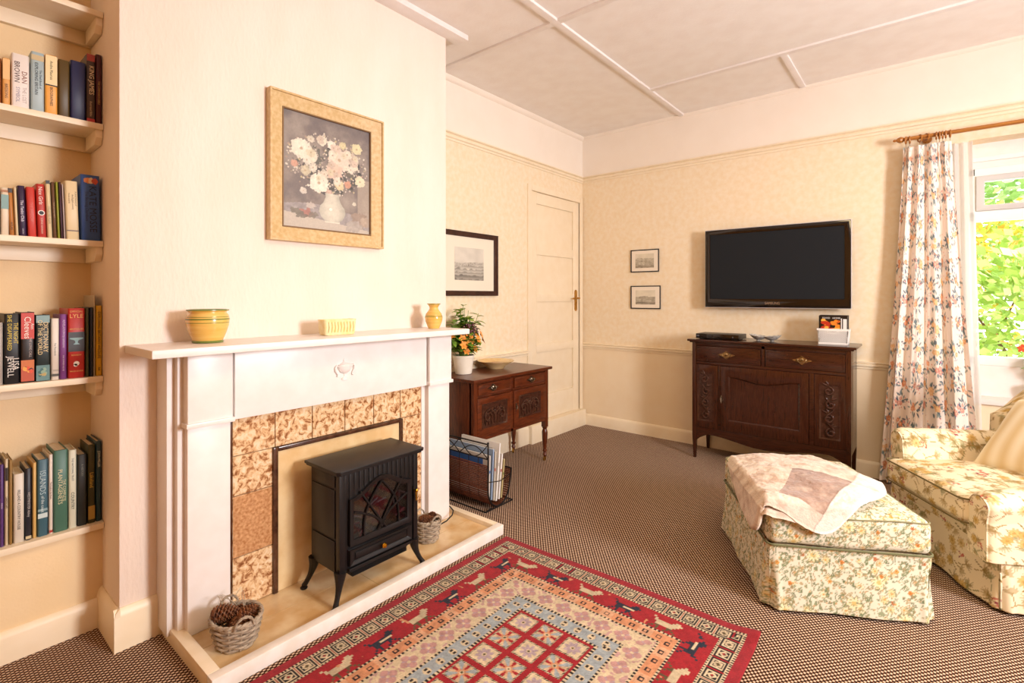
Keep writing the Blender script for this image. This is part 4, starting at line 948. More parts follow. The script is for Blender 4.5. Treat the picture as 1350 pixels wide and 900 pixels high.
# ================================================================== FURNITURE
def spiral(cx, cz, r0, r1, a0, turns, n=22):
    return [(cx+(r0+(r1-r0)*i/n)*math.cos(a0+turns*2*PI*i/n), cz+(r0+(r1-r0)*i/n)*math.sin(a0+turns*2*PI*i/n)) for i in range(n+1)]
def relief(mb, P, y, w, flat=.7):
    n = len(P); rs = [w*(.35+.65*math.sin(PI*min(1, .15+.85*i/(n-1)))) for i in range(n)]
    mb.tube([(p[0], y, p[1]) for p in P], rs, 8, flat=flat, up=(0, 1, 0))
def carved_panel(x0, x1, z0, z1, y, parent, upright=True, seed=1):
    mb = MB(); mb.box(x0, x1, y+.002, y+.01, z0, z1); b = .006
    mb.ring([(x0-.004, z0-.004), (x1+.004, z0-.004), (x1+.004, z1+.004), (x0-.004, z1+.004)], [(x0+b, z0+b), (x1-b, z0+b), (x1-b, z1-b), (x0+b, z1-b)], y-.004, y+.004, ib=y)
    w, h = x1-x0, z1-z0; cx = (x0+x1)/2; yy = y-.002
    if upright:
        n = 4
        for i in range(n):
            cz = z0+h*(.12+.76*i/(n-1)); s = 1 if i % 2 else -1; r = w*.27
            P = [(cx+s*(x-cx), z) for x, z in spiral(cx-.06*w, cz, .006, r, .5, 1.15)]; relief(mb, P, yy-.003, .0095, 1)
            for q in range(2):
                a = .5+q*.8; relief(mb, [(cx-s*w*.08-s*t_*w*.34*math.cos(a), cz+h*.10+t_*.03*math.sin(a)) for t_ in (0, .3, .6, 1)], yy, .008, 1)
        relief(mb, [(cx+.22*w*math.sin(i*.62), z0+h*(.05+.9*i/22)) for i in range(23)], yy, .007, 1)
        relief(mb, spiral(cx, z1-.06*h-.01, .004, w*.2, 0, 1.3), yy, .005)
    else:
        cz = (z0+z1)/2
        for s in (-1, 1):
            relief(mb, [(cx+s*(x-cx), z) for x, z in spiral(cx+w*.28, cz-.1*h, .005, h*.27, 2.2, 1.25)], yy, .0085, 1)
            relief(mb, [(cx+s*t_*w*.42, cz+h*.3*math.sin(t_*3.0)-h*.05) for t_ in [i/10 for i in range(11)]], yy, .0085, 1)
            relief(mb, [(cx+s*(x-cx), z) for x, z in spiral(cx+w*.14, cz+.22*h, .004, h*.14, .2, 1.1)], yy, .0075, 1)
            for q in range(3): relief(mb, [(cx+s*w*(.1+.12*q+t_*.06), cz-h*.42+t_*h*.3) for t_ in (0, .4, .7, 1)], yy, .005)
        relief(mb, [(cx, cz-h*.4+t_*h*.75) for t_ in (0, .25, .5, .75, 1)], yy, .007)
        mb.ball((cx, yy, cz+.02), .012, sc3=(1, .5, 1))
    return build('carved_panel', mb, 'carved', parent)
def bail_handle(x, z, y, parent, m='pewter', s=1., name='handle'):
    s *= 1.15
    mb = MB(); P = []
    for i in range(24):
        a = 2*PI*i/24; r = (.034+.008*math.cos(4*a)+.004*math.cos(8*a))*s; P.append((x+r*math.cos(a)*1.15, z+r*math.sin(a)*.55))
    mb.prism(P, y-.003, y, 'y')
    for sg in (-1, 1): mb.ball((x+sg*.022*s, y-.006, z+.003), .006*s, n=8)
    mb.tube([(x+.022*s*math.cos(PI+PI*i/12), y-.008-.006*math.sin(PI*i/12), z+.003+.016*s*math.sin(PI+PI*i/12)) for i in range(13)], .0032*s, 8)
    mb.lathe([(.0095*s, 0), (.0095*s, .005), (.005*s, .008), (1e-5, .009)], 14, T=Matrix.Translation((x, y-.002, z+.004)) @ Matrix.Rotation(PI/2, 4, 'X'))
    return build(name, mb, m, parent)

# --- sideboard under the television
t = thing('sideboard', 'dark carved wooden sideboard standing below the television', 'sideboard', (-.88, 3.86, 0), 0)
A = .507; D = .335; TZ = .878
mb = MB()
for sg in (-1, 1):
    x0, x1 = sorted((sg*A, sg*(A-.018)))
    mb.box(x0, x1, .03, D-.03, .2, TZ)
mb.box(-A+.018, A-.018, D-.012, D-.002, .2, TZ); mb.box(-A+.01, A-.01, .02, D-.01, .2, .215); mb.box(-A+.01, A-.01, .012, D-.01, .7, .712)
mb.box(-A+.02, A-.02, .02, .03, .2, TZ)
build('carcass', mb, 'sbwood_v', t, bevel=.002)
mb = MB(); mb.box(-A-.03, A+.03, -.028, D+.003, TZ+.01, TZ+.026); mb.box(-A-.016, A+.016, -.016, D+.002, TZ, TZ+.0105); build('top', mb, 'sbwood', t, bevel=.006, seg=3)
for sg in (-1, 1):
    for y0, y1 in ((0, .034), (D-.034, D)):
        mb = MB(); x0, x1 = sorted((sg*A, sg*(A-.03)))
        V = [(x0, y0, TZ), (x1, y0, TZ), (x1, y1, TZ), (x0, y1, TZ), (x0, y0, .17), (x1, y0, .17), (x1, y1, .17), (x0, y1, .17)]
        c = ((x0+x1)/2, (y0+y1)/2); q = .6
        V += [(c[0]+(v[0]-c[0])*q, c[1]+(v[1]-c[1])*q, 0) for v in V[:4]]
        mb.add(V, [(0, 1, 2, 3), (0, 4, 5, 1), (1, 5, 6, 2), (2, 6, 7, 3), (3, 7, 4, 0), (4, 8, 9, 5), (5, 9, 10, 6), (6, 10, 11, 7), (7, 11, 8, 4), (11, 10, 9, 8)])
        build('leg', mb, 'sbwood_v', t, bevel=.002)
mb = MB(); mb.box(-A+.03, A-.03, .004, .022, .715, .735); mb.box(-.022, .001, .004, .022, .735, TZ); mb.box(-A+.03, A-.03, .004, .022, .855, TZ)
mb.box(-A+.03, A-.03, .004, .022, .2, .238); mb.box(-.316, -.3, .004, .022, .238, .715); mb.box(.272, .30, .004, .022, .238, .715); build('front_rails', mb, 'sbwood', t, bevel=.002)
mb = MB(); n = 40; xs = [-A+.03+(2*A-.06)*i/n for i in range(n+1)]
def ap(x):
    u = (x+A-.03)/(2*A-.06); e = min(u, 1-u)
    return .135+.055*min(1, e/.09)**.7-.045*math.sin(PI*min(1, max(0, (e-.09)/.41))/2)**2 if e > .0 else .135
P = [(x, ap(x)) for x in xs]+[(A-.03, .2), (-A+.03, .2)]; mb.prism(P, .006, .02, 'y'); build('apron', mb, 'sbwood', t, bevel=.0015)
for x0, x1, hx in ((-.477, -.024, -.257), (.003, .477, .231)):
    mb = MB(); mb.box(x0+.002, x1-.002, -.002, .02, .737, .853); dw = build('drawer', mb, 'sbwood', t, bevel=.003)
    mb = MB(); mb.ring([(x0+.012, .747), (x1-.012, .747), (x1-.012, .843), (x0+.012, .843)], [(x0+.016, .751), (x1-.016, .751), (x1-.016, .839), (x0+.016, .839)], -.0035, -.001); build('cockbead', mb, 'sbwood', dw)
    bail_handle(hx, .797, -.002, dw, 'sbbrass')
for x0, x1, c0, c1 in ((-.477, -.318, -.464, -.352), (.302, .477, .334, .446)):
    mb = MB(); mb.ring([(x0, .24), (x1, .24), (x1, .713), (x0, .713)], [(c0, .295), (c1, .295), (c1, .65), (c0, .65)], .002, .02); fp = build('side_panel_frame', mb, 'sbwood_v', t, bevel=.002)
    carved_panel(c0, c1, .295, .65, .004, fp)
n = 20; topc = [(.217-.458*i/n, .640-.032*math.sin(PI*i/n)**2) for i in range(n+1)]
O = [(-.298, .24), (.27, .24)]+[(.27-.568*i/n, .713) for i in range(n+1)]
I = [(-.241, .317), (.217, .317)]+topc
mb = MB(); mb.ring(O, I, -.004, .018); dr = build('door', mb, 'sbwood_v', t, bevel=.003)
mb = MB(); mb.box(-.25, .226, .008, .014, .31, .65); build('door_panel', mb, 'sbwood_v', dr)
mb = MB(); i2 = [(-.233, .325), (.209, .325)]+[(.209-.442*i/n, .632-.032*math.sin(PI*i/n)**2) for i in range(n+1)]; mb.ring(I, i2, -.002, .012, ib=.004); build('door_moulding', mb, 'sbwood', dr)
mb = MB(); mb.prism([(-.290+.009*math.cos(a_*PI/8)*(1+.4*math.cos(4*a_*PI/8)), .47+.03*math.sin(a_*PI/8)) for a_ in range(16)], -.0065, -.004, 'y'); mb.tube([(-.29, -.006, .475), (-.29, -.016, .478), (-.29, -.02, .45)], .0035, 6); build('key_plate', mb, 'pewter', dr)

# --- small cabinet in the recess, facing +x
t = thing('side_cabinet', 'small mahogany cabinet on turned legs beyond the fireplace, holding flowers and a bowl', 'cabinet', (-2.19, 2.69, 0), PI/2)
A = .402; D = .34; Zb = .305; Zt = .685
mb = MB(); mb.box(-A, -A+.02, .02, D, Zb, Zt); mb.box(A-.02, A, .02, D, Zb, Zt); mb.box(-A, A, D-.01, D, Zb, Zt); mb.box(-A+.02, A-.02, .012, D, Zb, Zb+.018); mb.box(-A+.02, A-.02, .02, .03, Zb, Zt); build('carcass', mb, 'mahogany_v', t, bevel=.002)
mb = MB(); mb.box(-A-.022, A+.022, -.024, D+.004, Zt, Zt+.02); build('top', mb, 'mahogany', t, bevel=.005, seg=3)
mb = MB(); mb.box(-A+.03, A-.03, .002, .02, Zt-.012, Zt); mb.box(-A+.03, A-.03, .002, .02, .582, .594); mb.box(-A+.03, A-.03, .002, .02, Zb, Zb+.022); mb.box(-.032, -.008, .002, .02, Zb, Zt); build('front_rails', mb, 'mahogany', t, bevel=.002)
for sx in (-1, 1):
    for y in (.018, D-.02):
        mb = MB(); x = sx*(A-.018); mb.box(x-.018, x+.018, y-.018, y+.018, .255, Zt)
        mb.lathe([(.014, .255), (.02, .248), (.014, .24), (.018, .232), (.022, .215), (.02, .16), (.013, .1), (.011, .09), (.018, .082), (.018, .074), (.011, .068), (.014, .055), (.016, .048), (.011, .038), (.010, .026)][::-1], 18, c=(x, y, 0)); lg = build('leg', mb, 'mahogany_v', t, bevel=0)
        mb = MB(); mb.lathe([(.003, 0), (.011, .003), (.011, .009), (.003, .012)], 14, T=Matrix.Translation((x-.006, y+.004, .011)) @ Matrix.Rotation(PI/2, 4, 'Y')); mb.lathe([(.012, .022), (.012, .034)], 12, c=(x, y, 0)); mb.box(x-.004, x+.004, y-.003, y+.009, .012, .024); build('castor', mb, 'brass', lg)
for x0, x1, hx in ((-.37, -.034, -.222), (-.006, .37, .19)):
    mb = MB(); mb.box(x0+.002, x1-.002, -.002, .018, .596, .671); mb.ring([(x0+.004, .598), (x1-.004, .598), (x1-.004, .669), (x0+.004, .669)], [(x0+.014, .608), (x1-.014, .608), (x1-.014, .659), (x0+.014, .659)], -.007, -.001, ib=-.003); dw = build('drawer', mb, 'mahogany', t, bevel=.0015)
    bail_handle(hx, .634, -.003, dw, 'pewter', .9)
for x0, x1, c0, c1 in ((-.37, -.034, -.325, -.08), (-.006, .37, .052, .30)):
    mb = MB(); mb.ring([(x0+.001, .329), (x1-.001, .329), (x1-.001, .58), (x0+.001, .58)], [(c0, .385), (c1, .385), (c1, .535), (c0, .535)], -.003, .016); dr = build('door', mb, 'mahogany', t, bevel=.003)
    carved_panel(c0, c1, .385, .535, .0, dr, upright=False)
mb = MB(); mb.prism([(.018+.007*math.cos(a_*PI/8), .47+.026*math.sin(a_*PI/8)) for a_ in range(16)], -.0055, -.003, 'y'); mb.tube([(.018, -.005, .475), (.018, -.014, .476), (.018, -.015, .455)], .003, 6); build('key_plate', mb, 'pewter', dr)

# --- objects on the small cabinet
CZ = .706
P = [(.001, 0), (.06, 0), (.064, .003), (.082, .125), (.086, .127), (.087, .146), (.083, .147), (.08, .13), (.06, .02), (.001, .015)]
pt = thing('potted_flowers', 'white pot of orange flowers, dark berries and green leaves on the small cabinet', 'flower arrangement', (-2.42, 2.43, CZ))
mb = MB(); mb.lathe([(r*.86, z*.86) for r, z in P], 36); build('pot', mb, 'white_pot', pt)
def leaf_mb(mb, base, d, L_, W_, up=(0, 0, 1), m=0, droop=.3, n=5):
    d = Vector(d).normalized(); u = Vector(up); s_ = d.cross(u)
    if s_.length < .05: s_ = Vector((1, 0, 0))
    s_.normalize(); nrm = s_.cross(d).normalized(); base = Vector(base); V = []; F = []
    for i in range(n+1):
        q = i/n; w = W_*math.sin(PI*min(1, .08+q*.92))**.8*(1 if i < n else .02); c = base+d*(L_*q)-nrm*(droop*L_*q*q)
        V += [tuple(c-s_*w+nrm*w*.25), tuple(c), tuple(c+s_*w+nrm*w*.25)]
        for k_ in (-1,): pass
    o_ = len(V); V += [tuple(Vector(v)-nrm*.0006) for v in V]
    for i in range(n):
        a = i*3
        for b_ in (0, 1): F.append((a+b_, a+b_+1, a+b_+4, a+b_+3)); F.append((o_+a+b_, o_+a+b_+3, o_+a+b_+4, o_+a+b_+1))
    mb.add(V, F, m)
R = random.Random(8); st = MB(); lf = MB(); fl = MB(); be = MB()
for i in range(60):
    a = R.random()*6.3; sp = R.uniform(.02, .125); hh = R.uniform(.05, .23) if i > 5 else R.uniform(.24, .3)
    if hh > .15: sp *= .8
    sp *= 1.2; tip = Vector((sp*math.cos(a)*.8, sp*math.sin(a)*1.15, .125+hh*1.12)); b0_ = Vector((.02*math.cos(a), .02*math.sin(a), .09)); mid = (b0_+tip)/2+Vector((0, 0, .02))
    st.tube([b0_, mid, tip], .0018, 5)
    for q in range(8 if hh > .2 else 11):
        t_ = .35+.65*R.random(); p = b0_.lerp(mid, t_*2) if t_ < .5 else mid.lerp(tip, t_*2-1); aa = R.random()*6.3
        leaf_mb(lf, p, (math.cos(aa), math.sin(aa), R.uniform(-.1, .6)), R.uniform(.042, .070), R.uniform(.016, .027), m=1 if (hh > .22 or R.random() < .35) else 0, droop=R.uniform(.1, .5))
def blossom(mb, c, d, r, m=0, n=6):
    d = Vector(d).normalized(); a = d.orthogonal().normalized(); b = d.cross(a)
    for i in range(n):
        q = 2*PI*i/n; o_ = a*math.cos(q)+b*math.sin(q); leaf_mb(mb, c, o_*.9+d*.55, r, r*.36, up=d, droop=.25, m=m, n=4)
    for i in range(4): q = 2*PI*i/4; mb.tube([c, Vector(c)+d*.014+(a*math.cos(q)+b*math.sin(q))*.004], .0008, 4, m=1)
for i, (x, y, z) in enumerate(((.05, .05, .27), (.07, .0, .235), (.03, .1, .25), (.06, -.07, .24), (.02, .03, .22), (.08, .02, .17), (.06, -.03, .275), (.05, .13, .22), (.07, -.05, .16), (.0, -.1, .26), (.02, .0, .3), (.09, -.04, .21), (.1, .03, .235), (.09, -.09, .2), (.07, .09, .26))):
    blossom(fl, (x, y, z), (x+.03, y*.6+.01, .05), .032)
for i in range(80):
    q = R.random()*6.3; r = R.random()**.5*.055; be.ball((.065+r*math.cos(q), -.01+r*1.2*math.sin(q), .31+R.uniform(-.03, .03)), R.uniform(.005, .0085), n=6)
build('stems', st, 'stem', pt); build('leaves', lf, ['leaf', 'leaf2'], pt); build('flowers', fl, ['orange', plain('#f4dc9a', .6)], pt); build('berries', be, 'berry', pt)
P = [(.001, 0), (.058, 0), (.062, .004), (.075, .02), (.128, .05), (.134, .054), (.133, .057), (.126, .056), (.072, .028), (.04, .014), (.001, .012)]
mb = MB(); mb.lathe(P, 48); o = build('shallow_bowl', mb, mat('ochre_glaze', lin('dfb673'), .25, c2=lin('ecd09a'), scale=12)); o.location = (-2.425, 2.765, CZ); tag(o, 'wide shallow ochre bowl on the small cabinet beside the flower pot', 'bowl')
mb = MB(); mb.lathe([(.0985, .0345), (.1295, .0515), (.1345, .0545), (.1335, .0555), (.128, .0525), (.097, .036)], 48); build('bowl_rim_band', mb, plain('#a87a4a', .3), o)

# --- magazine rack
t = thing('magazine_rack', 'dark wire and cane magazine rack on the carpet between hearth and small cabinet', 'magazine rack', (-2.15, 2.235, 0))
rx0, rx1 = -.235, .225; fy = -.105
def upath(n=26, top0=.385, top1=.20, r=.095, zb=.012):
    P = [(fy, top0), (fy, .30), (fy, .2), (fy, .14)]
    for i in range(n+1):
        a = PI+PI*i/n*.97; P.append((r*math.cos(a)-.01, zb+r*1.15+r*1.15*math.sin(a)))
    P += [(.09+.004, .16), (.10, top1)]
    return P
U = upath()
mb = MB()
for x in (rx0, rx1): mb.tube([(x, y, z) for y, z in U], .0045, 8)
mb.tube([(rx0, fy, .385), (rx1, fy, .385)], .0045, 8); mb.tube([(rx0, fy, .30), (rx1, fy, .30)], .004, 8); mb.tube([(rx0, .10, .2), (rx1, .10, .2)], .0045, 8)
for x in (rx0, rx1): mb.ball((x, fy, .392), .007, n=8); mb.tube([(x, fy, .17), (x, -.0, .15), (x, .095, .17)], .0025, 6)
for i in range(2):
    x0 = rx0+(rx1-rx0)*i/2; x1 = rx0+(rx1-rx0)*(i+1)/2
    mb.tube([(x0+(x1-x0)*q/12, fy, .385-.085*math.sin(PI*q/12)**1) for q in range(13)], .003, 6)
    mb.tube([(x0+(x1-x0)*q/12, fy, .30+.06*math.sin(PI*q/12)) for q in range(13)], .003, 6)
for i in range(1, 6): x = rx0+(rx1-rx0)*i/6; mb.tube([(x, y, z) for y, z in U[1:]], .0022, 6)
build('wire_frame', mb, 'iron', t)
mb = MB(); UU = []
for (a, b) in zip(U[1:-1], U[2:]):
    kq = max(1, int(math.dist(a, b)/.0098+.5))
    for q in range(kq):
        f_ = q/kq; UU.append((a[0]+(b[0]-a[0])*f_, a[1]+(b[1]-a[1])*f_))
for i, (y, z) in enumerate(UU):
    if z < .262: mb.tube([(rx0, y+.001, z), (rx1, y+.001, z)], .0043, 6)
build('cane_strips', mb, 'cane', t)
mb = MB()
for x in (rx0+.02, rx1-.005): mb.tube([(x, -.07, .014), (x, -.12, .004), (x, .12, .004), (x, .06, .03)], .004, 8)
mb.tube([(rx0+.02, -.12, .004), (rx1-.005, -.12, .004)], .004, 8); mb.tube([(rx0+.02, .12, .004), (rx1-.005, .12, .004)], .004, 8); build('foot_frame', mb, 'iron', t)
mags = [(-.055, .25, .0, '#cfc8be', '#3a66a8', 'white magazine with a blue badge standing at the front of the rack'), (-.035, .29, .01, '#8fa4c0', '#8aa0b8', 'pale grey magazine second from the front of the rack'), (-.018, .28, .01, '#c9bfae', '#b03a30', 'buff paper catalogue in the middle of the rack'),
        (.0, .33, .03, '#f0ede8', '#c8c4bc', 'tallest white brochure rising out of the rack'), (.022, .26, .035, '#e8e4df', '#a8332c', 'white leaflet with red print low at the back of the rack'), (.04, .22, .04, '#b9a878', '#6a7a3c', 'folded olive map behind the white brochures in the rack')]
for i, (y, h_, ln, c, c2, lb) in enumerate(mags):
    tm = thing('magazine', lb, 'magazine', (-2.15, 2.225+y*.8, .032+abs(y)*.3), 0, 'magazines in the wire rack'); tm.rotation_euler = (-.04-ln*2.2, 0, 0)
    mb = MB(); x0, x1 = -.20+.03*i, .185+.006*i
    mb.box(x0, x1, -.005, .005, 0, h_); build('pages', mb, plain('#ece8e0', .7), tm, bevel=.0015)
    mb = MB(); mb.box(x0-.001, x1+.001, -.0058, -.005, 0, h_+.001); mb.box(x0-.001, x1+.001, .005, .0058, 0, h_+.001); mb.box(x1, x1+.001, -.0058, .0058, 0, h_); build('cover', mb, plain(c, .4), tm)
    mb = MB(); mb.box(x0+.02, x1-.05, -.0064, -.0058, h_*.72, h_*.9); mb.box(x1+.001, x1+.0016, -.004, .004, h_*.6, h_*.66); build('cover_print', mb, plain(c2, .4), tm)

# --- television
t = thing('television', 'flat black wall mounted television above the dark sideboard', 'television', (-.885, YB, 1.447))
w, h = .487, .303; fy = -.10
mb = MB(); mb.ring([(-w, -h), (w, -h), (w, h), (-w, h)], [(-w+.038, -h+.065), (w-.038, -h+.065), (w-.038, h-.038), (-w+.038, h-.038)], fy, fy+.03); build('bezel', mb, 'tvbezel', t, bevel=.004)
mb = MB(); mb.ring([(-w-.004, -h-.004), (w+.004, -h-.004), (w+.004, h+.004), (-w-.004, h+.004)], [(-w+.001, -h+.001), (w-.001, -h+.001), (w-.001, h-.001), (-w+.001, h-.001)], fy+.006, fy+.026); build('trim_edge', mb, plain('#d8d0cc', .15), t, bevel=.002)
mb = MB(); mb.box(-w+.03, w-.03, fy+.004, fy+.02, -h+.055, h-.03); build('screen', mb, 'tvscreen', t)
mb = MB(); mb.box(-w+.02, w-.02, fy+.02, -.04, -h+.02, h-.02); mb.box(-.3, .3, -.041, -.001, -.15, .15); build('back_housing', mb, 'black', t, bevel=.006)
mb = MB(); text(mb, 'SAMSUNG', .026, (-.0, fy-.0005, -h+.033), (1, 0, 0), (0, 0, 1), maxw=.1); build('maker_lettering', mb, 'silver', t, smooth=False)

# --- things on the sideboard
SZ = .9045
t = thing('disc_player', 'slim black disc player at the left end of the sideboard', 'disc player', (-1.215, 3.995, SZ))
mb = MB(); mb.box(-.155, .155, -.10, .10, .004, .04); build('casing', mb, 'black', t, bevel=.003)
mb = MB(); mb.box(-.155, .155, -.104, -.099, .005, .039); mb.box(-.04, .06, -.1055, -.104, .022, .026); build('front_panel', mb, 'tvbezel', t, bevel=.002)
mb = MB(); mb.box(-.148, -.13, -.1055, -.104, .018, .03); mb.box(.11, .118, -.1055, -.104, .018, .026); build('indicator', mb, plain('#5a5a60', .3), t)
mb = MB()
for x in (-.12, .12):
    for y in (-.08, .08): mb.lathe([(.012, 0), (.012, .005)], 12, c=(x, y, 0))
build('feet', mb, 'black', t)
# shell shaped glass dish
t = thing('shell_dish', 'small pearly double shell dish in the middle of the sideboard top', 'dish', (-.905, 3.99, SZ))
for sg in (-1, 1):
    mb = MB(); V = []; F = []; na, nr = 36, 8
    for L_ in (0, 1):
        for i in range(nr+1):
            for j in range(na):
                a = 2*PI*j/na; q = i/nr; r = .052*q*(1+.04*math.cos(12*a)*q); V.append((sg*.045+r*1.15*math.cos(a), r*math.sin(a), .006+.03*q*q*(1+.25*sg*math.cos(a))+.002*math.cos(12*a)*q+(.0025 if L_ else 0)))
        o_ = L_*(nr+1)*na
        for i in range(nr):
            for j in range(na): F.append((o_+i*na+j, o_+i*na+(j+1) % na, o_+(i+1)*na+(j+1) % na, o_+(i+1)*na+j))
    for j in range(na): F.append((nr*na+j, nr*na+(j+1) % na, (nr+1)*na+nr*na+(j+1) % na, (nr+1)*na+nr*na+j))
    mb.add(V, F); mb.lathe([(.015, 0), (.012, .004), (.014, .009)], 16, c=(sg*.045, 0, 0)); build('shell', mb, mat('pearly_glass_%d' % (sg+1), lin('c9c4ba'), .12, c2=lin('8d8a86'), scale=60, spec=.8), t)
# perforated white basket with magazines
bx, by_ = -.49, 4.05
t = thing('plastic_basket', 'white perforated plastic basket at the right end of the sideboard', 'basket', (bx, by_, SZ))
mb = MB(); a, b, hh = .092, .062, .105
def tr(z): return .9+.1*z/hh
for z0_, z1_ in ((0, .012), (.092, hh)):
    V = []
    for z in (z0_, z1_):
        V += [(-a*tr(z), -b*tr(z), z), (a*tr(z), -b*tr(z), z), (a*tr(z), b*tr(z), z), (-a*tr(z), b*tr(z), z)]
    for z in (z0_, z1_):
        V += [(-a*tr(z)+.004, -b*tr(z)+.004, z), (a*tr(z)-.004, -b*tr(z)+.004, z), (a*tr(z)-.004, b*tr(z)-.004, z), (-a*tr(z)+.004, b*tr(z)-.004, z)]
    F = []
    for i in range(4):
        j = (i+1) % 4; F += [(i, j, 4+j, 4+i), (8+i, 12+i, 12+j, 8+j), (4+i, 4+j, 12+j, 12+i), (i, 8+i, 8+j, j)]
    mb.add(V, F)
mb.box(-a*.9, a*.9, -b*.9, b*.9, 0, .004)
corners = [(-1, -1), (1, -1), (1, 1), (-1, 1)]
for i in range(4):
    c0, c1 = corners[i], corners[(i+1) % 4]; L_ = 2*(a if i % 2 == 0 else b); nn = int(L_/.0145)
    for s_ in (-1, 1):
        for k_ in range(-7, nn+1):
            P = []
            for q in range(9):
                z = .008+.088*q/8; u = (k_+ (q*.85 if s_ > 0 else 7-q*.85)+.5)/nn
                if 0 <= u <= 1: P.append(((c0[0]+(c1[0]-c0[0])*u)*(a*tr(z)-.002), (c0[1]+(c1[1]-c0[1])*u)*(b*tr(z)-.002), z))
            if len(P) > 1: mb.tube(P, .0024, 5)
mb.ring([(-.032, .070), (.032, .070), (.032, .096), (-.032, .096)], [(-.026, .075), (.026, .075), (.026, .091), (-.026, .091)], -b-.001, -b+.004)
build('woven_body', mb, plain('#f2eee8', .4), t, bevel=0)
def mag2(dy, h_, c, prints, lb, dx=0, w_=.082):
    tm = thing('magazine', lb, 'magazine', (bx+dx, by_+dy, SZ+.0045), 0, 'magazines in the white basket')
    mb = MB(); mb.box(-w_, w_, -.004, .004, 0, h_); build('pages', mb, plain('#e4ded2', .7), tm); mb = MB(); mb.box(-w_-.0005, w_+.0005, -.0048, -.004, 0, h_+.001); mb.box(-w_-.0005, w_+.0005, .004, .0048, 0, h_+.001); build('cover', mb, plain(c, .3), tm)
    if prints:
        mb = MB(); R = random.Random(3)
        for i in range(22):
            cx, cz = R.uniform(-w_*.75, w_*.35), R.uniform(h_*.5, h_*.84); r = R.uniform(.008, .02); mb.prism([(cx+r*math.cos(q)*R.uniform(.7, 1.2), cz+r*.8*math.sin(q)*R.uniform(.7, 1.1)) for q in [k_*PI/4 for k_ in range(8)]], -.0050-.00003*i, -.0048, 'y', m=i % 3)
        build('cover_picture', mb, [plain('#e8862c', .3), plain('#f2b048', .3), plain('#b8301c', .3)], tm, smooth=False)
        mb = MB(); text(mb, 'FOOD   HOME', .016, (-.01, -.0052, h_*.93), (1, 0, 0), (0, 0, 1)); mb.box(w_*.55, w_*.62, -.0052, -.0048, h_*.45, h_*.92); mb.box(w_*.7, w_*.95, -.0052, -.0048, h_*.5, h_*.9); build('cover_lettering', mb, plain('#e8e4e0', .4), tm, smooth=False)
mag2(-.035, .185, '#17120f', True, 'magazine with a fiery orange cover, at the front of the white basket')
mag2(-.015, .188, '#1c1a1c', False, 'black magazine directly behind the orange covered one')
mag2(.01, .19, '#262225', False, 'dark grey magazine at the back of the white basket', .002)

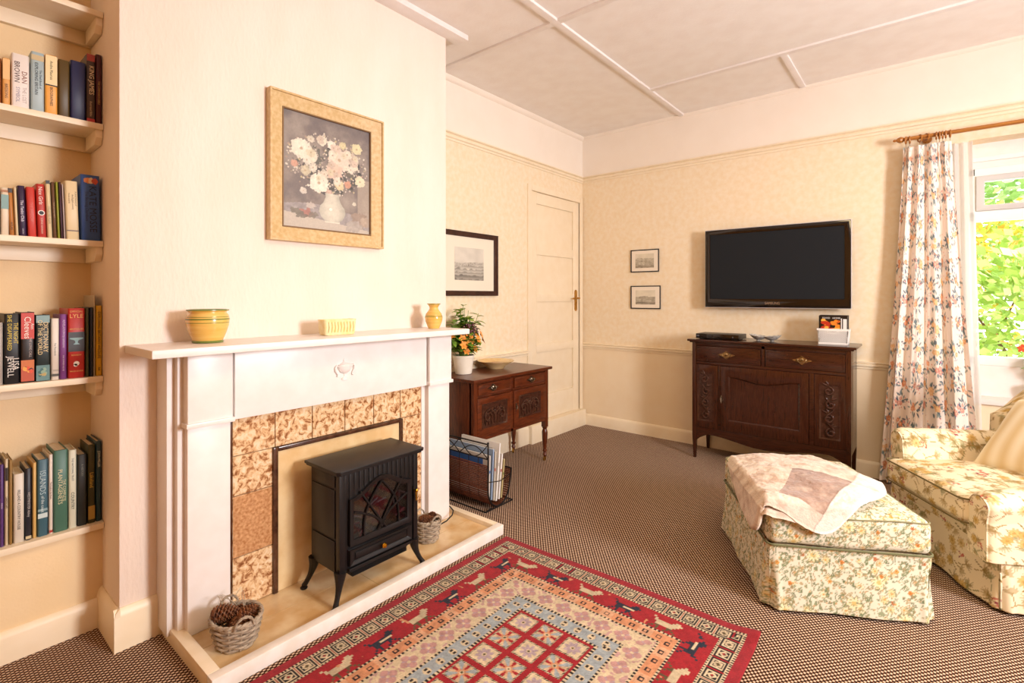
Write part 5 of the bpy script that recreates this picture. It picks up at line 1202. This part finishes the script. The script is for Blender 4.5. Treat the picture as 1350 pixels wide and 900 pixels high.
# ================================================================== RUG
RX0, RX1, RY1, RY0 = -1.652, -.46, 1.972, .02
LC = {k_: np.array(lin(v_)) for k_, v_ in dict(red='981c24', edge='92222a', black='1e1618', cream='cbb898', peach='c88a64', blue='98a0a4', pink='b58a84', olive='5a4a30', mauve='a98e96', navy='2c3040').items()}
ANI = ["..............", ".#........##..", "..#......####.", "..##########..", "...########...", "...#######....", "...##...##....", "..#.#...#.#...", ".#..#..#...#.."]
def rug_color(x, y):
    dl, dr_, dt, db = x-RX0, RX1-x, RY1-y, y-RY0
    w = np.minimum(np.minimum(dl, dr_), np.minimum(dt, db)); vert = (np.minimum(dl, dr_) <= np.minimum(dt, db))
    s = np.where(vert, y-RY0, x-RX0)
    A = np.zeros((len(x), 3)); A[:] = LC['red']
    nz = fbm(x, y, 60, 2, 3)
    def band(a, b, c): m = (w >= a) & (w < b); A[m] = LC[c]; return m
    def dots(a, b, c1='black', c2='cream', p=.008):
        m = (w >= a) & (w < b); k_ = (np.floor(s/p) % 2 == 0); A[m & k_] = LC[c1]; A[m & ~k_] = LC[c2]
    band(0, .036, 'edge')
    dots(.036, .044, 'black', 'cream', .006)
    m = band(.044, .104, 'cream'); p = .062; u = (s % p)/p; q = (w-.044)/.06; cell = np.floor(s/p) % 2
    A[m & (np.abs(u-.5) < .43) & (np.abs(q-.5) < .43)] = LC['black']
    rr = np.maximum(np.abs(u-.5), np.abs(q-.5)); d1_ = np.abs(u-.5)+np.abs(q-.5)
    A[m & (rr < .33) & (rr > .27)] = LC['cream']; A[m & (d1_ < .27) & (d1_ > .12)] = LC['cream']; A[m & (d1_ < .09)] = LC['red']
    A[m & (np.abs(u-.5) > .47)] = LC['red']
    m2 = m & (cell > 0); A[m2 & (rr < .2)] = LC['cream']*.9; A[m2 & (d1_ < .14)] = LC['olive']
    dots(.104, .112, 'cream', 'black', .006); band(.112, .117, 'red')
    m = band(.117, .212, 'red'); p = .165; i_ = np.floor(s/p); u = (s % p)/p; qq = (w-.122)/.085
    gx = np.clip((u*1.25-.1)*14, -1, 14).astype(int); gy = np.clip((qq)*9, -1, 9).astype(int)
    G_ = np.zeros((16, 11), bool)
    for r_i, row in enumerate(ANI):
        for c_i, ch in enumerate(row): G_[c_i, r_i] = ch == '#'
    hit = m & (gx >= 0) & (gx < 14) & (gy >= 0) & (gy < 9); hh_ = np.zeros(len(x), bool); hh_[hit] = G_[gx[hit], gy[hit]]
    od = (i_ % 2 == 0); A[hh_ & od] = LC['navy']*.7; A[hh_ & ~od] = LC['cream']*.85
    A[hh_ & ~od & (gy >= 6)] = LC['olive']; A[hh_ & od & (gy == 4) & (gx > 5)] = LC['cream']
    A[m & (vnoise(x, y, 38, 5) > .93)] = LC['peach']
    dots(.210, .221)
    m = band(.220, .268, 'peach'); p = .052; u = (s % p)/p-.5; q = (w-.244)/.048
    al = np.floor(s/p) % 3 == 1; A[m & al] = LC['peach']*.92+np.array([.08, .1, .08])
    A[m & (np.abs(u) < .2) & (np.abs(q) < .2) & ~((np.abs(u) < .1) & (np.abs(q) < .1))] = LC['black']*1.5
    dots(.266, .277)
    m = band(.276, .362, 'cream'); p = .085; u = (s % p)/p-.5; q = (w-.319)/.086; th = np.arctan2(q, u); r = np.hypot(u, q)
    pt_ = m & (r < .40*(.62+.38*np.abs(np.cos(2*th)))) & (r > .07); A[pt_] = LC['pink']; A[pt_ & (np.abs(np.cos(2*th)) < .35)] = LC['mauve']
    A[m & (r > .46) & (vnoise(x, y, 90, 8) > .6)] = LC['pink']*.9+.05
    dots(.360, .371)
    m = band(.370, .425, 'blue'); p = .058; u = (s % p)/p-.5; q = (w-.397)/.055
    A[m & (np.hypot(u, q*.8) < .24)] = LC['cream']; A[m & (np.abs(u) < .1) & (np.abs(q) < .24) & (np.abs(q) > .08)] = LC['black']*1.4
    dots(.423, .434)
    # field of squares
    f = w >= .434; fx = x-RX0-.434; fy_ = RY1-y-.434; cs = (RX1-RX0-.868)/3
    ix = np.floor(fx/cs); iy = np.floor(fy_/cs); u = (fx/cs) % 1-.5; v_ = (fy_/cs) % 1-.5; rr = np.maximum(np.abs(u), np.abs(v_)); th = np.arctan2(v_, u); r = np.hypot(u, v_)
    A[f] = LC['red']
    par = (ix+iy) % 2
    m = f & (rr < .40); k_ = (np.floor((u+v_)*26) % 2 == 0); A[m & k_] = LC['black']; A[m & ~k_] = LC['cream']
    inner = f & (rr < .345)
    A[inner & (par == 0)] = LC['cream']; A[inner & (par == 1)] = LC['cream']*.7+LC['peach']*.3
    fl_ = inner & (r < .30*(.55+.45*np.abs(np.cos(4*th)))); A[fl_ & (par == 0)] = LC['mauve']*.8+.08; A[fl_ & (par == 1)] = LC['peach']
    A[inner & (par == 1) & (np.abs(np.sin(2*th)) > .9) & (r > .12)] = LC['blue']; A[inner & (par == 1) & (np.abs(np.cos(2*th)) > .93) & (r > .15)] = LC['red']
    A[inner & (r < .08)] = LC['cream']; A[inner & (r < .045)] = LC['olive']
    return A*(.72+.5*nz[:, None])*(.82+.36*vnoise(x, y, 330, 3)[:, None])
st_ = .0031; nx = int((RX1-RX0)/st_); ny = int((RY1-RY0)/st_)
xs = np.concatenate([[RX0], np.linspace(RX0, RX1, nx), [RX1]]); ys_ = np.concatenate([[RY0], np.linspace(RY0, RY1, ny), [RY1]])
X, Y_ = np.meshgrid(xs, ys_, indexing='ij'); Zr = .009+.0025*(fbm(X.ravel(), Y_.ravel(), 1.7, 4, 2)-.5).reshape(X.shape)
# far right corner is slightly turned up and the far edge waves a little
cr = np.exp(-((X-RX1)**2+(Y_-RY1)**2)/.004); Zr += .016*cr; edge = np.zeros_like(X, bool); edge[0] = edge[-1] = True; edge[:, 0] = edge[:, -1] = True
wob = .012*np.sin((Y_-RY0)*2.2)*0+.006*np.sin(X*5)*np.clip((Y_-1.5)/.47, 0, 1)
Zb_ = np.where(edge, .0005+.014*cr, Zr)
V = np.stack([X.ravel(), (Y_+wob).ravel(), Zb_.ravel()], 1)
rug = colobj('patterned_rug', V, gridF(len(xs), len(ys_)), rug_color(X.ravel(), Y_.ravel()), 'vc_rug')
tag(rug, 'red patterned wool rug with animal border lying in front of the hearth', 'rug')
rug.data.transform(Matrix.Translation((1.056, -1.0, 0))); rug.location = (-1.056, 1.0, 0)

# ================================================================== OTTOMAN AND THROW
OW, OD = .565, .70
t = thing('ottoman', 'floral covered ottoman with a skirted base, carrying the folded fleece throw', 'ottoman', (-.478, 2.178, 0), math.radians(29.6))
def puff(V):
    u = V[:, 0]/OW*2-1; v = V[:, 1]/OD*2-1; top = V[:, 2] > .33
    V = V.copy(); c = np.clip(1-np.abs(u)**2.4, 0, 1)*np.clip(1-np.abs(v)**2.4, 0, 1)
    V[:, 2] += np.where(top, .035*c, 0); V[:, 2] += .003*np.sin(V[:, 0]*17+V[:, 1]*9); return V
fabric_rbox('seat_cushion', (-.008, -.008, .25), (OW+.008, OD+.008, .385), .035, .0036, T_OTT, .42, t, deform=puff)
# skirt: walls as one closed strip with corner pleats
def skirt(name, parent, corners_, z0, z1, flare, tile, ts, sides=None, closed=True, step=.006, pleat=.024, uv=0, wav=.004):
    P = []; pl_ = []
    n = len(corners_)
    for i in range(n if closed else n-1):
        a = np.array(corners_[i]); b = np.array(corners_[(i+1) % n]); L_ = np.linalg.norm(b-a); k_ = int(L_/step)
        d = (b-a)/L_; nrm = np.array([d[1], -d[0]])
        for q in range(k_+(0 if closed or i < n-2 else 1)):
            s_ = q*L_/k_; e = min(s_, L_-s_)
            P.append((*(a+d*s_), *nrm, e, i, s_))
    P = np.array(P); nz_ = int((z1-z0)/step); zs_ = np.linspace(z0, z1, nz_); per = np.concatenate([[0], np.cumsum(np.linalg.norm(np.diff(P[:, :2], axis=0), axis=1))])
    if closed: P = np.vstack([P, P[:1]]); per = np.concatenate([per, [per[-1]+step]])
    V = np.zeros((len(P), nz_, 3)); t_ = (z1-zs_)/(z1-z0)
    e = P[:, 4]; notch = np.exp(-(e/.012)**2)
    off = flare*t_[None, :]**1.3*(1-0*notch[:, None])-pleat*notch[:, None]*np.clip(t_*1.6-.15, 0, 1)[None, :]+wav*np.sin(per*21)[:, None]*t_[None, :]
    off += .006*np.exp(-((e-.028)/.012)**2)[:, None]*t_[None, :]
    # at corners push along both normals
    nx_, ny_ = P[:, 2:3], P[:, 3:4]
    V[..., 0] = P[:, 0:1]+nx_*off; V[..., 1] = P[:, 1:2]+ny_*off; V[..., 2] = zs_[None, :]
    # shift sideways so the flare meets round the corners
    K = tile.sample(np.repeat(per, nz_)/ts+uv, np.tile(zs_, len(P))/ts+.3)
    Vf = V.reshape(-1, 3); n1 = len(Vf); inner = V.copy(); inner[..., 0] -= nx_*.003; inner[..., 1] -= ny_*.003
    F = np.vstack([gridF(len(P), nz_), gridF(len(P), nz_, n1)[:, ::-1]])
    e0 = np.arange(len(P)-1)*nz_; F = np.vstack([F, np.stack([e0, e0+n1, e0+nz_+n1, e0+nz_], 1)])
    return colobj(name, np.vstack([Vf, inner.reshape(-1, 3)]), F, np.vstack([K, K]), 'vc_fabric', parent)
cc = [(0, 0), (OW, 0), (OW, OD), (0, OD)]
skirt('skirt', t, cc, .012, .255, .02, T_OTT, .42, step=.0036)
mb = MB(); mb.box(.02, OW-.02, .02, OD-.02, .03, .25); build('base_box', mb, plain('#b9a27c', .9), t)
def cord(name, path, r, m, parent, closed=True):
    mb = MB(); mb.tube(path, r, 6, closed=closed); return build(name, mb, m, parent)
def rpath(x0, x1, y0, y1, z, r=.03, n=6, fz=None):
    P = []
    for cx, cy, s0 in ((x1-r, y0+r, -1), (x1-r, y1-r, 0), (x0+r, y1-r, 1), (x0+r, y0+r, 2)):
        for i in range(n+1): q = PI/2*(s0+i/n); P.append((cx+r*math.cos(q), cy+r*math.sin(q), z))
    Q = []
    for a, b in zip(P, P[1:]+P[:1]):
        k_ = max(1, int(math.dist(a, b)/.05)); Q += [tuple(a[c_]+(b[c_]-a[c_])*j/k_ for c_ in range(3)) for j in range(k_)]
    return Q
cord('piping', rpath(-.010, OW+.010, -.010, OD+.010, .256), .0042, plain('#6a6a48', .8), t)
cord('piping', [(p[0], p[1], .374+.003*math.sin(p[0]*17+p[1]*9)) for p in rpath(-.004, OW+.004, -.004, OD+.004, .374)], .0032, plain('#8a8460', .8), t)

# throw: sheet laid over the back left of the ottoman, hanging down the left side; in ottoman local axes
def top_h(x, y):
    u = np.clip(x/OW*2-1, -1, 1); v_ = np.clip(y/OD*2-1, -1, 1)
    return .386+.036*(1-np.abs(u)**2.4)*(1-np.abs(v_)**2.4)
def throw_sheet(c00, c10, c11, c01, nu, nv, lift, seed, name, parent, pat=None, hang=.16, thick=.012):
    U_, Vv = np.meshgrid(np.linspace(0, 1, nu), np.linspace(0, 1, nv), indexing='ij'); U_ = U_.ravel(); Vv = Vv.ravel()
    P = sum(np.outer(w_, c_) for w_, c_ in zip(((1-U_)*(1-Vv), U_*(1-Vv), U_*Vv, (1-U_)*Vv), map(np.array, (c00, c10, c11, c01))))
    P[:, 0] += .02*np.sin(Vv*7+seed)*(1-U_)*0+.014*np.sin(Vv*9+seed)*np.where(U_ > .5, 1, 0)*(U_-.5)*2; P[:, 1] += .012*np.sin(U_*8+seed*2)*(1-2*np.minimum(Vv, 1-Vv))
    P[:, 1] += .075*np.sin(U_*PI)*Vv**2; P[:, 0] += .02*np.sin(U_*PI)*Vv**2; cr_ = 1-.10*np.clip(np.abs(2*U_-1)*np.abs(2*Vv-1), 0, 1)**3; cx_ = P.mean(0); P = cx_+(P-cx_)*cr_[:, None]
    x, y = P[:, 0], P[:, 1]
    def drape(d, out):   # distance beyond the edge -> (outward, down)
        r = .03; a = np.clip(d/r, 0, PI/2); o_ = np.where(d <= 0, 0, r*np.sin(a)+np.maximum(0, d-r*PI/2)*.12); dn = np.where(d <= 0, 0, r*(1-np.cos(a))+np.maximum(0, d-r*PI/2)*.985); return o_, dn
    dxl = np.maximum(0, -x-.0); dyb = np.maximum(0, y-OD); dyf = np.maximum(0, -y)
    ol, nl = drape(dxl, 0); ob, nb_ = drape(dyb, 0); of, nf = drape(dyf, 0)
    X_ = np.where(dxl > 0, -ol, x); Y__ = np.where(dyb > 0, OD+ob, np.where(dyf > 0, -of, y))
    P[:, 1] += 0; P[:, 0] += 0
    wr = fbm(P[:, 0]*1.0, P[:, 1], 9, seed, 3)-.5; wr2 = fbm(P[:, 0], P[:, 1], 70, seed+5, 2)-.5
    Zt_ = top_h(np.clip(x, 0, OW), np.clip(y, 0, OD))+lift-nl-nb_-nf+.022*wr+.004*wr2+.006*np.abs(np.sin(U_*5+Vv*3+seed))
    e = np.minimum(np.minimum(U_, 1-U_), np.minimum(Vv, 1-Vv)); rd = np.sqrt(np.clip(1-(1-np.clip(e/.035, 0, 1))**2, 0, 1))
    h_ = thick*rd; side = (dxl > .04)
    N_ = np.stack([np.where(side, -1, 0), np.where((~side) & (dyb > .04), 1, 0), np.where(side | (dyb > .04), .25, 1)], 1).astype(float)
    base = np.stack([X_, Y__, Zt_], 1); top = base+N_*(h_[:, None]*.6+.002*0); bot = base-N_*(h_[:, None]*.4)
    K = pat(U_, Vv, P)
    F = np.vstack([gridF(nu, nv), gridF(nu, nv, len(top))[:, ::-1]])
    i0 = np.arange(nu-1)*nv; bd = [np.stack([i0, i0+len(top), i0+nv+len(top), i0+nv], 1)]; i1 = i0+nv-1; bd.append(np.stack([i1, i1+nv, i1+nv+len(top), i1+len(top)], 1))
    j0 = np.arange(nv-1); bd.append(np.stack([j0, j0+1, j0+1+len(top), j0+len(top)], 1)); j1 = j0+(nu-1)*nv; bd.append(np.stack([j1, j1+len(top), j1+1+len(top), j1+1], 1))
    return colobj(name, np.vstack([top, bot]), np.vstack([F]+bd), np.vstack([K, K]), 'vc_throw', parent)
def throw_pat(U_, Vv, P):
    n1 = fbm(P[:, 0], P[:, 1], 26, 3, 4)[:, None]; n2 = fbm(P[:, 0], P[:, 1], 120, 9, 2)[:, None]
    c1, c2, c3, c4 = (np.array(lin(q)) for q in ('#d6c2ae', '#b08c70', '#9c7e6e', '#e2d6ca'))
    A = c1+(c2-c1)*np.clip((n1-.42)*3.2, 0, 1)*.75
    m = (U_ > .50) & (U_ < .84) & (Vv > .14) & (Vv < .64); A[m] = (c3+(c1-c3)*np.clip((n1-.5)*2.5, 0, 1)*.6)[m]
    m = (U_ > .84); A[m] = (c4+(c1-c4)*np.clip((n1-.5)*3, 0, 1))[m]
    m = (Vv < .14) & (U_ > .4); A[m] = (c4*.35+A*.65)[m]
    ed = (np.abs(Vv-.64) < .01) | (np.abs(U_-.84) < .006); A[ed] *= .8
    return A*(.85+.3*n2)
tb = thing('fleece_throw', 'blotchy beige fleece throw folded over the back of the ottoman', 'throw', (-.478, 2.178, 0), math.radians(29.6))
TC = dict(c00=(-.19, .04), c10=(.20, -.135), c11=(.56, .21), c01=(-.04, .58))
throw_sheet(nu=200, nv=150, lift=.036, seed=2, name='upper_layer', parent=tb, pat=throw_pat, thick=.026, **TC)
throw_sheet((-.15, .05), (.17, -.125), (.50, .20), (-.02, .54), 120, 90, .014, 7, 'under_layer', tb, throw_pat, thick=.014)

# ================================================================== ARMCHAIR
CW, CD = .69, .74
CA = math.radians(-58)
t = thing('armchair', 'floral cream and gold armchair with skirted base beside the window curtain', 'armchair', (-.145, 3.285, 0), CA)
BR = []
AW = .135
def arm_profile(s, zt=.53):
    # x outward side s=-1 far arm at x~0.. ; returned relative to arm centre; scroll leaning outward
    P = [(-.062, .2), (-.062, .40), (-.060, .45)]
    n = 14; r = .062; cx = s*.012; cz = zt-r
    for i in range(n+1):
        a = PI*1.08-(PI*1.16)*i/n; P.append((cx+r*math.cos(a), cz+r*math.sin(a)))
    P += [(.062, .40), (.062, .2)]
    return P
fabric_profile('arm', [(.062+x-.006, z) for x, z in arm_profile(-1, .555)], -.0, CD-.1, .0045, T_CHA, .5, t, uv0=.13)
def slope(V):
    V = V.copy(); f_ = np.clip(1-(V[:, 1])/.35, 0, 1); V[:, 2] -= .07*f_*np.clip((V[:, 2]-.2)/.3, 0, 1); return V
fabric_profile('arm', [(CW-.062+x+.012, z) for x, z in arm_profile(1, .53)], -.05, CD-.1, .0045, T_CHA, .5, t, uv0=.55, deform=slope)
fabric_rbox('seat_base', (.06, .03, .10), (CW-.06, CD-.12, .31), .02, .008, T_CHA, .5, t)
def cush(V):
    V = V.copy(); u = (V[:, 0]-CW/2)/.26; v_ = (V[:, 1]-.27)/.33; c = np.clip(1-u**2, 0, 1)*np.clip(1-v_**2, 0, 1); V[:, 2] += np.where(V[:, 2] > .35, .03*c, 0); return V
fabric_rbox('seat_cushion', (.075, -.075, .30), (CW-.085, .50, .415), .038, .0042, T_CHA, .5, t, deform=cush, uvoff=(.2, .4))
cord('piping', rpath(.073, CW-.083, -.077, .50, .407, .04), .004, plain('#6a5a34', .8), t); cord('piping', rpath(.073, CW-.083, -.077, .50, .312, .04), .004, plain('#6a5a34', .8), t)
skirt('skirt', t, [(.0, CD), (.0, .0), (CW, .0), (CW, CD)], .015, .235, .015, T_CHA, .5, closed=True, uv=.3, wav=.008, pleat=.016, step=.0045)
def front_lean(V): return V
fabric_rbox('front_border', (.005, -.002, .225), (CW-.005, .05, .315), .012, .006, T_CHA, .5, t, uvoff=(.3, .1))
def back_def(V):
    V = V.copy(); z = V[:, 2]; u = (V[:, 0]-CW/2)/(CW/2); V[:, 1] += (z-.3)*.28; m = z > .62; V[:, 2] -= np.where(m, (z-.62)*.55*np.abs(u)**3, 0); V[:, 1] -= .05*np.abs(u)**3*np.clip((z-.3)*3, 0, 1); V[:, 0] = CW/2+(V[:, 0]-CW/2)*(1-.05*np.clip((z-.6)/.4, 0, 1)*np.abs(u)); return V
fabric_rbox('backrest', (-.075, .475, .25), (CW+.075, .63, .93), .06, .008, T_CHA, .5, t, deform=back_def, uvoff=(.6, .2))
P = []
for z_ in np.linspace(.46, .80, 16):
    u_ = -1.0; V_ = back_def(np.array([[-.072, .482, z_]]))[0]; P.append(tuple(V_))
# loose pillow
T_PIL = Tile(200, '#efe2c8')
for i_ in range(200):
    v_ = .5+.5*math.sin(i_/200*2*PI*5); T_PIL.A[i_, :, :] = np.array(lin('#f2e6cc'))*(v_)+np.array(lin('#e0c99c'))*(1-v_)
def pillow_def(V):
    V = V.copy(); u = V[:, 0]/.21; v_ = V[:, 2]/.21; c = np.clip(1-np.abs(u)**2.6, 0, 1)*np.clip(1-np.abs(v_)**2.6, 0, 1); V[:, 1] *= (.12+.88*c**.55); k_ = 1-.09*(1-np.abs(u*v_))*np.clip(np.maximum(np.abs(u), np.abs(v_))-.2, 0, 1); V[:, 0] *= k_; V[:, 2] *= k_; return V
cb = fabric_rbox('cushion', (-.21, -.065, -.21), (.21, .065, .21), .03, .006, T_PIL, .42, None, deform=pillow_def)
tag(cb, 'plain beige striped square cushion leaning on the armchair seat', 'cushion')
Tc = Matrix.Translation((-.145, 3.285, 0)) @ Matrix.Rotation(CA, 4, 'Z')
cb.matrix_world = Tc @ Matrix.Translation((.335, .435, .585)) @ Matrix.Rotation(.12, 4, 'Z') @ Matrix.Rotation(-.72, 4, 'X') @ Matrix.Rotation(-.12, 4, 'Y')

# ================================================================== CURTAIN, POLE, NET
nu, nv = 330, 420
S, Tt = np.meshgrid(np.linspace(0, 1, nu), np.linspace(0, 1, nv), indexing='ij'); S = S.ravel(); Tt = Tt.ravel()
zt, zb = 2.185, .018; Zc = zt+(zb-zt)*Tt
xl = -.118-.105*Tt**1.3-.03*Tt; xr = .118+.135*Tt**1.15
sw = S+.035*np.sin(S*2*PI*3+1)*(.3+Tt)*.5+.01*np.sin(S*31)
Xc = xl+(xr-xl)*sw
ph = 2*PI*4.6*S+1.2*np.sin(S*5)+.8*Tt*np.sin(S*9)
amp = .012+.016*np.clip(Tt*1.4, 0, 1); Yc = 4.112+amp*np.sin(ph)+.008*np.sin(ph*2.3+Tt*3)*(.3+Tt)+.008*np.sin(Tt*6+S*7)
Yc -= .02*np.clip(Tt-.8, 0, 1)
pinch = np.exp(-((Tt-.035)/.03)**2)*.010*np.cos(ph*2); Yc += pinch
K = T_CUR.sample(S*.95/.66, Zc/.66)
V = np.stack([Xc, Yc, Zc], 1); n1 = len(V); V2 = V.copy(); V2[:, 1] += .003
F = np.vstack([gridF(nu, nv), gridF(nu, nv, n1)[:, ::-1]])
cu = colobj('curtain', np.vstack([V, V2]), F, np.vstack([K, K]), 'vc_curtain'); tag(cu, 'cream floor length curtain with a pink and blue floral print, left of the window', 'curtain')
cu.data.transform(Matrix.Translation((-.0, -4.11, 0))); cu.location = (0, 4.11, 0)
nu, nv = 120, 60
S, Tt = np.meshgrid(np.linspace(0, 1, nu), np.linspace(0, 1, nv), indexing='ij'); S = S.ravel(); Tt = Tt.ravel()
Zc = 2.175+(.12-2.175)*Tt; Xc = .02+(.215+.05*Tt-.02)*S; Yc = 4.17+.01*np.sin(S*30+Tt)
mb = MB(); mb.V = clean(np.stack([Xc, Yc, Zc], 1)); mb.F = [tuple(int(q) for q in f) for f in gridF(nu, nv)]; mb.M = [0]*len(mb.F)
o = build('net_curtain', mb, 'sheer'); rebase(o, (.12, 4.17, .12)); tag(o, 'narrow white sheer net hanging between floral curtain and window glass', 'net curtain')
t = thing('curtain_pole', 'varnished wooden curtain pole above the window with turned finial and bracket', 'curtain pole', (.9, 4.11, 2.235))
mb = MB(); mb.tube([(-1.0, 0, 0), (1.25, 0, 0)], .0125, 16); build('pole', mb, 'rodwood', t)
mb = MB(); mb.lathe([(1e-5, 0), (.006, .002), (.009, .01), (.007, .018), (.016, .028), (.02, .04), (.016, .052), (.01, .058), (.016, .064), (.016, .072), (.0125, .078)], 20, T=Matrix.Translation((-1.072, 0, 0)) @ Matrix.Rotation(PI/2, 4, 'Y')); build('finial', mb, 'rodwood', t)
mb = MB(); mb.lathe([(.024, 0), (.026, .01), (.014, .02), (.013, .07), (.02, .085), (.02, .1)], 20, T=Matrix.Translation((-.90, .098, -.002)) @ Matrix.Rotation(PI/2, 4, 'X')); build('bracket', mb, 'rodwood', t)
ring0 = None
for i, x in enumerate((-.105, -.085, -.035, .0, .045, .06, .075, .09, .11)):
    if ring0 is None:
        mb = MB(); T = Matrix.Rotation(PI/2, 4, 'Y'); mb.tube([(0, .021*math.cos(2*PI*q/24), .021*math.sin(2*PI*q/24)) for q in range(24)], .0045, 8, closed=True)
        ring0 = o = build('curtain_ring', mb, 'rodwood'); mb = MB(); mb.tube([(0, 0, -.025), (0, .004, -.034), (0, 0, -.042), (0, -.004, -.034), (0, 0, -.026)], .001, 5); eye = build('screw_eye', mb, 'brass', o)
    else:
        o = ring0.copy(); C.objects.link(o); e2 = eye.copy(); C.objects.link(e2); e2.parent = o
    o.location = (x, 4.11, 2.227); o.rotation_euler = (0, 0, .5 if i in (2, 3) else .08*((i % 3)-1))
    tag(o, ['wooden curtain ring nearest the pole finial', 'second curtain ring from the pole finial', 'turned curtain ring, third from the finial', 'turned curtain ring, fourth from the finial', 'curtain ring in the bunch above the curtain middle', 'sixth curtain ring from the finial', 'seventh curtain ring from the finial', 'curtain ring second nearest the window', 'curtain ring nearest the window'][i], 'curtain ring', 'curtain rings on the pole')

# plant on the window sill, just entering the frame
t = thing('sill_flowers', 'red orange flower and green leaves in a pot on the window sill', 'flower arrangement', (.53, 4.262, WZ0+.005))
mb = MB(); mb.lathe([(.001, 0), (.045, 0), (.058, .09), (.062, .1), (.056, .1), (.001, .09)], 28); build('pot', mb, 'white_pot', t)
R = random.Random(12); st = MB(); lf = MB(); fl = MB()
for i in range(14):
    a = 2*PI*i/14; sp = R.uniform(.04, .085); hh = R.uniform(.1, .3); b0_ = Vector((0, 0, .08)); tip = Vector((sp*math.cos(a), sp*.6*math.sin(a), .09+hh)); st.tube([b0_, (b0_+tip)/2+Vector((0, 0, .015)), tip], .0016, 5)
    for q in range(5): aa = R.random()*6.3; leaf_mb(lf, b0_.lerp(tip, R.uniform(.4, 1)), (math.cos(aa), .4*math.sin(aa), .3), .05, .012, droop=.4)
    if i % 3 == 1: blossom(fl, tip, (math.cos(a), math.sin(a)-.6, .6), .03)
blossom(fl, (-.085, -.02, .31), (-.4, -.7, .5), .032); st.tube([(0, 0, .08), (-.05, -.01, .2), (-.085, -.02, .31)], .0016, 5); leaf_mb(lf, (-.05, -.01, .2), (-1, -.3, .1), .055, .012)
build('stems', st, 'stem', t); build('leaves', lf, ['leaf', 'leaf2'], t); build('flowers', fl, [plain('#d9502c', .6), plain('#f0c060', .6)], t)

# ================================================================== GARDEN
mb = MB(); mb.box(-8, 12, 4.55, 16, -.5, -.4); struct('ground_garden', mb, mat('lawn', lin('7fae4a'), .9, c2=lin('a8cc6c'), scale=3)); bpy.data.objects['ground_garden']['category'] = 'ground'
def shrub(name, label, cat, loc, rx, ry, h_, n, mats, seed, ls=.06):
    R = random.Random(seed); t = thing(name, label, cat, loc); mb = MB()
    for i in range(n):
        a = R.random()*2*PI; el = math.acos(R.uniform(-.3, 1)); q = R.uniform(.72, 1.05)*(1+.12*math.sin(5*a+el*7)); d = Vector((math.cos(a)*math.sin(el), math.sin(a)*math.sin(el), math.cos(el)))
        p = Vector((d.x*rx*q, d.y*ry*q, h_*.5+d.z*h_*.5*q)); L_ = ls*R.uniform(.6, 1.3); dd_ = (d+Vector((R.uniform(-.8, .8), R.uniform(-.8, .8), R.uniform(-.8, .4)))).normalized()
        s_ = dd_.cross(Vector((R.uniform(-1, 1), R.uniform(-1, 1), R.uniform(-1, 1)))).normalized()*L_*.32; o_ = len(mb.V)
        mb.V += [tuple(p), tuple(p+dd_*L_*.5+s_), tuple(p+dd_*L_), tuple(p+dd_*L_*.5-s_)]; mb.F.append((o_, o_+1, o_+2, o_+3)); mb.M.append(R.choices(range(len(mats)), [3, 3, 1][:len(mats)])[0])
    build('foliage', mb, mats, t, smooth=False)
    mb = MB()
    for i in range(7):
        a = R.random()*6.3; mb.tube([(0, 0, 0), (rx*.25*math.cos(a), ry*.25*math.sin(a), h_*.3), (rx*.6*math.cos(a), ry*.6*math.sin(a), h_*.65)], [.04, .025, .008], 6)
    build('branches', mb, 'bark', t)
gl = [plain('#c0dc80', .5), plain('#9cc060', .5), plain('#e4ecb0', .5)]
gy = [plain('#d8c04a', .5), plain('#b8cc58', .5), plain('#e0a850', .5)]
gd = [plain('#8fb46c', .5), plain('#aacb84', .5), plain('#d4e8c0', .5)]
shrub('garden_shrub', 'bright green leafy shrub filling the lower window view', 'shrub', (1.2, 6.3, -.45), 1.5, .7, 2.3, 5600, gl, 1, .1)
shrub('garden_shrub', 'shrub with yellow and orange leaves in the middle of the window view', 'shrub', (.2, 7.85, -.45), 1.1, .55, 2.7, 3200, gy, 2, .1)
shrub('garden_tree', 'tall pale green tree seen through the upper casement', 'tree', (-.6, 10.4, -.45), 2.0, 1.3, 5.4, 8000, gd, 3, .15)
shrub('garden_tree', 'broad green tree at the right of the window view, behind the shrubs', 'tree', (4.1, 9.8, -.45), 1.9, 1.4, 5.0, 7000, gl, 4, .15)
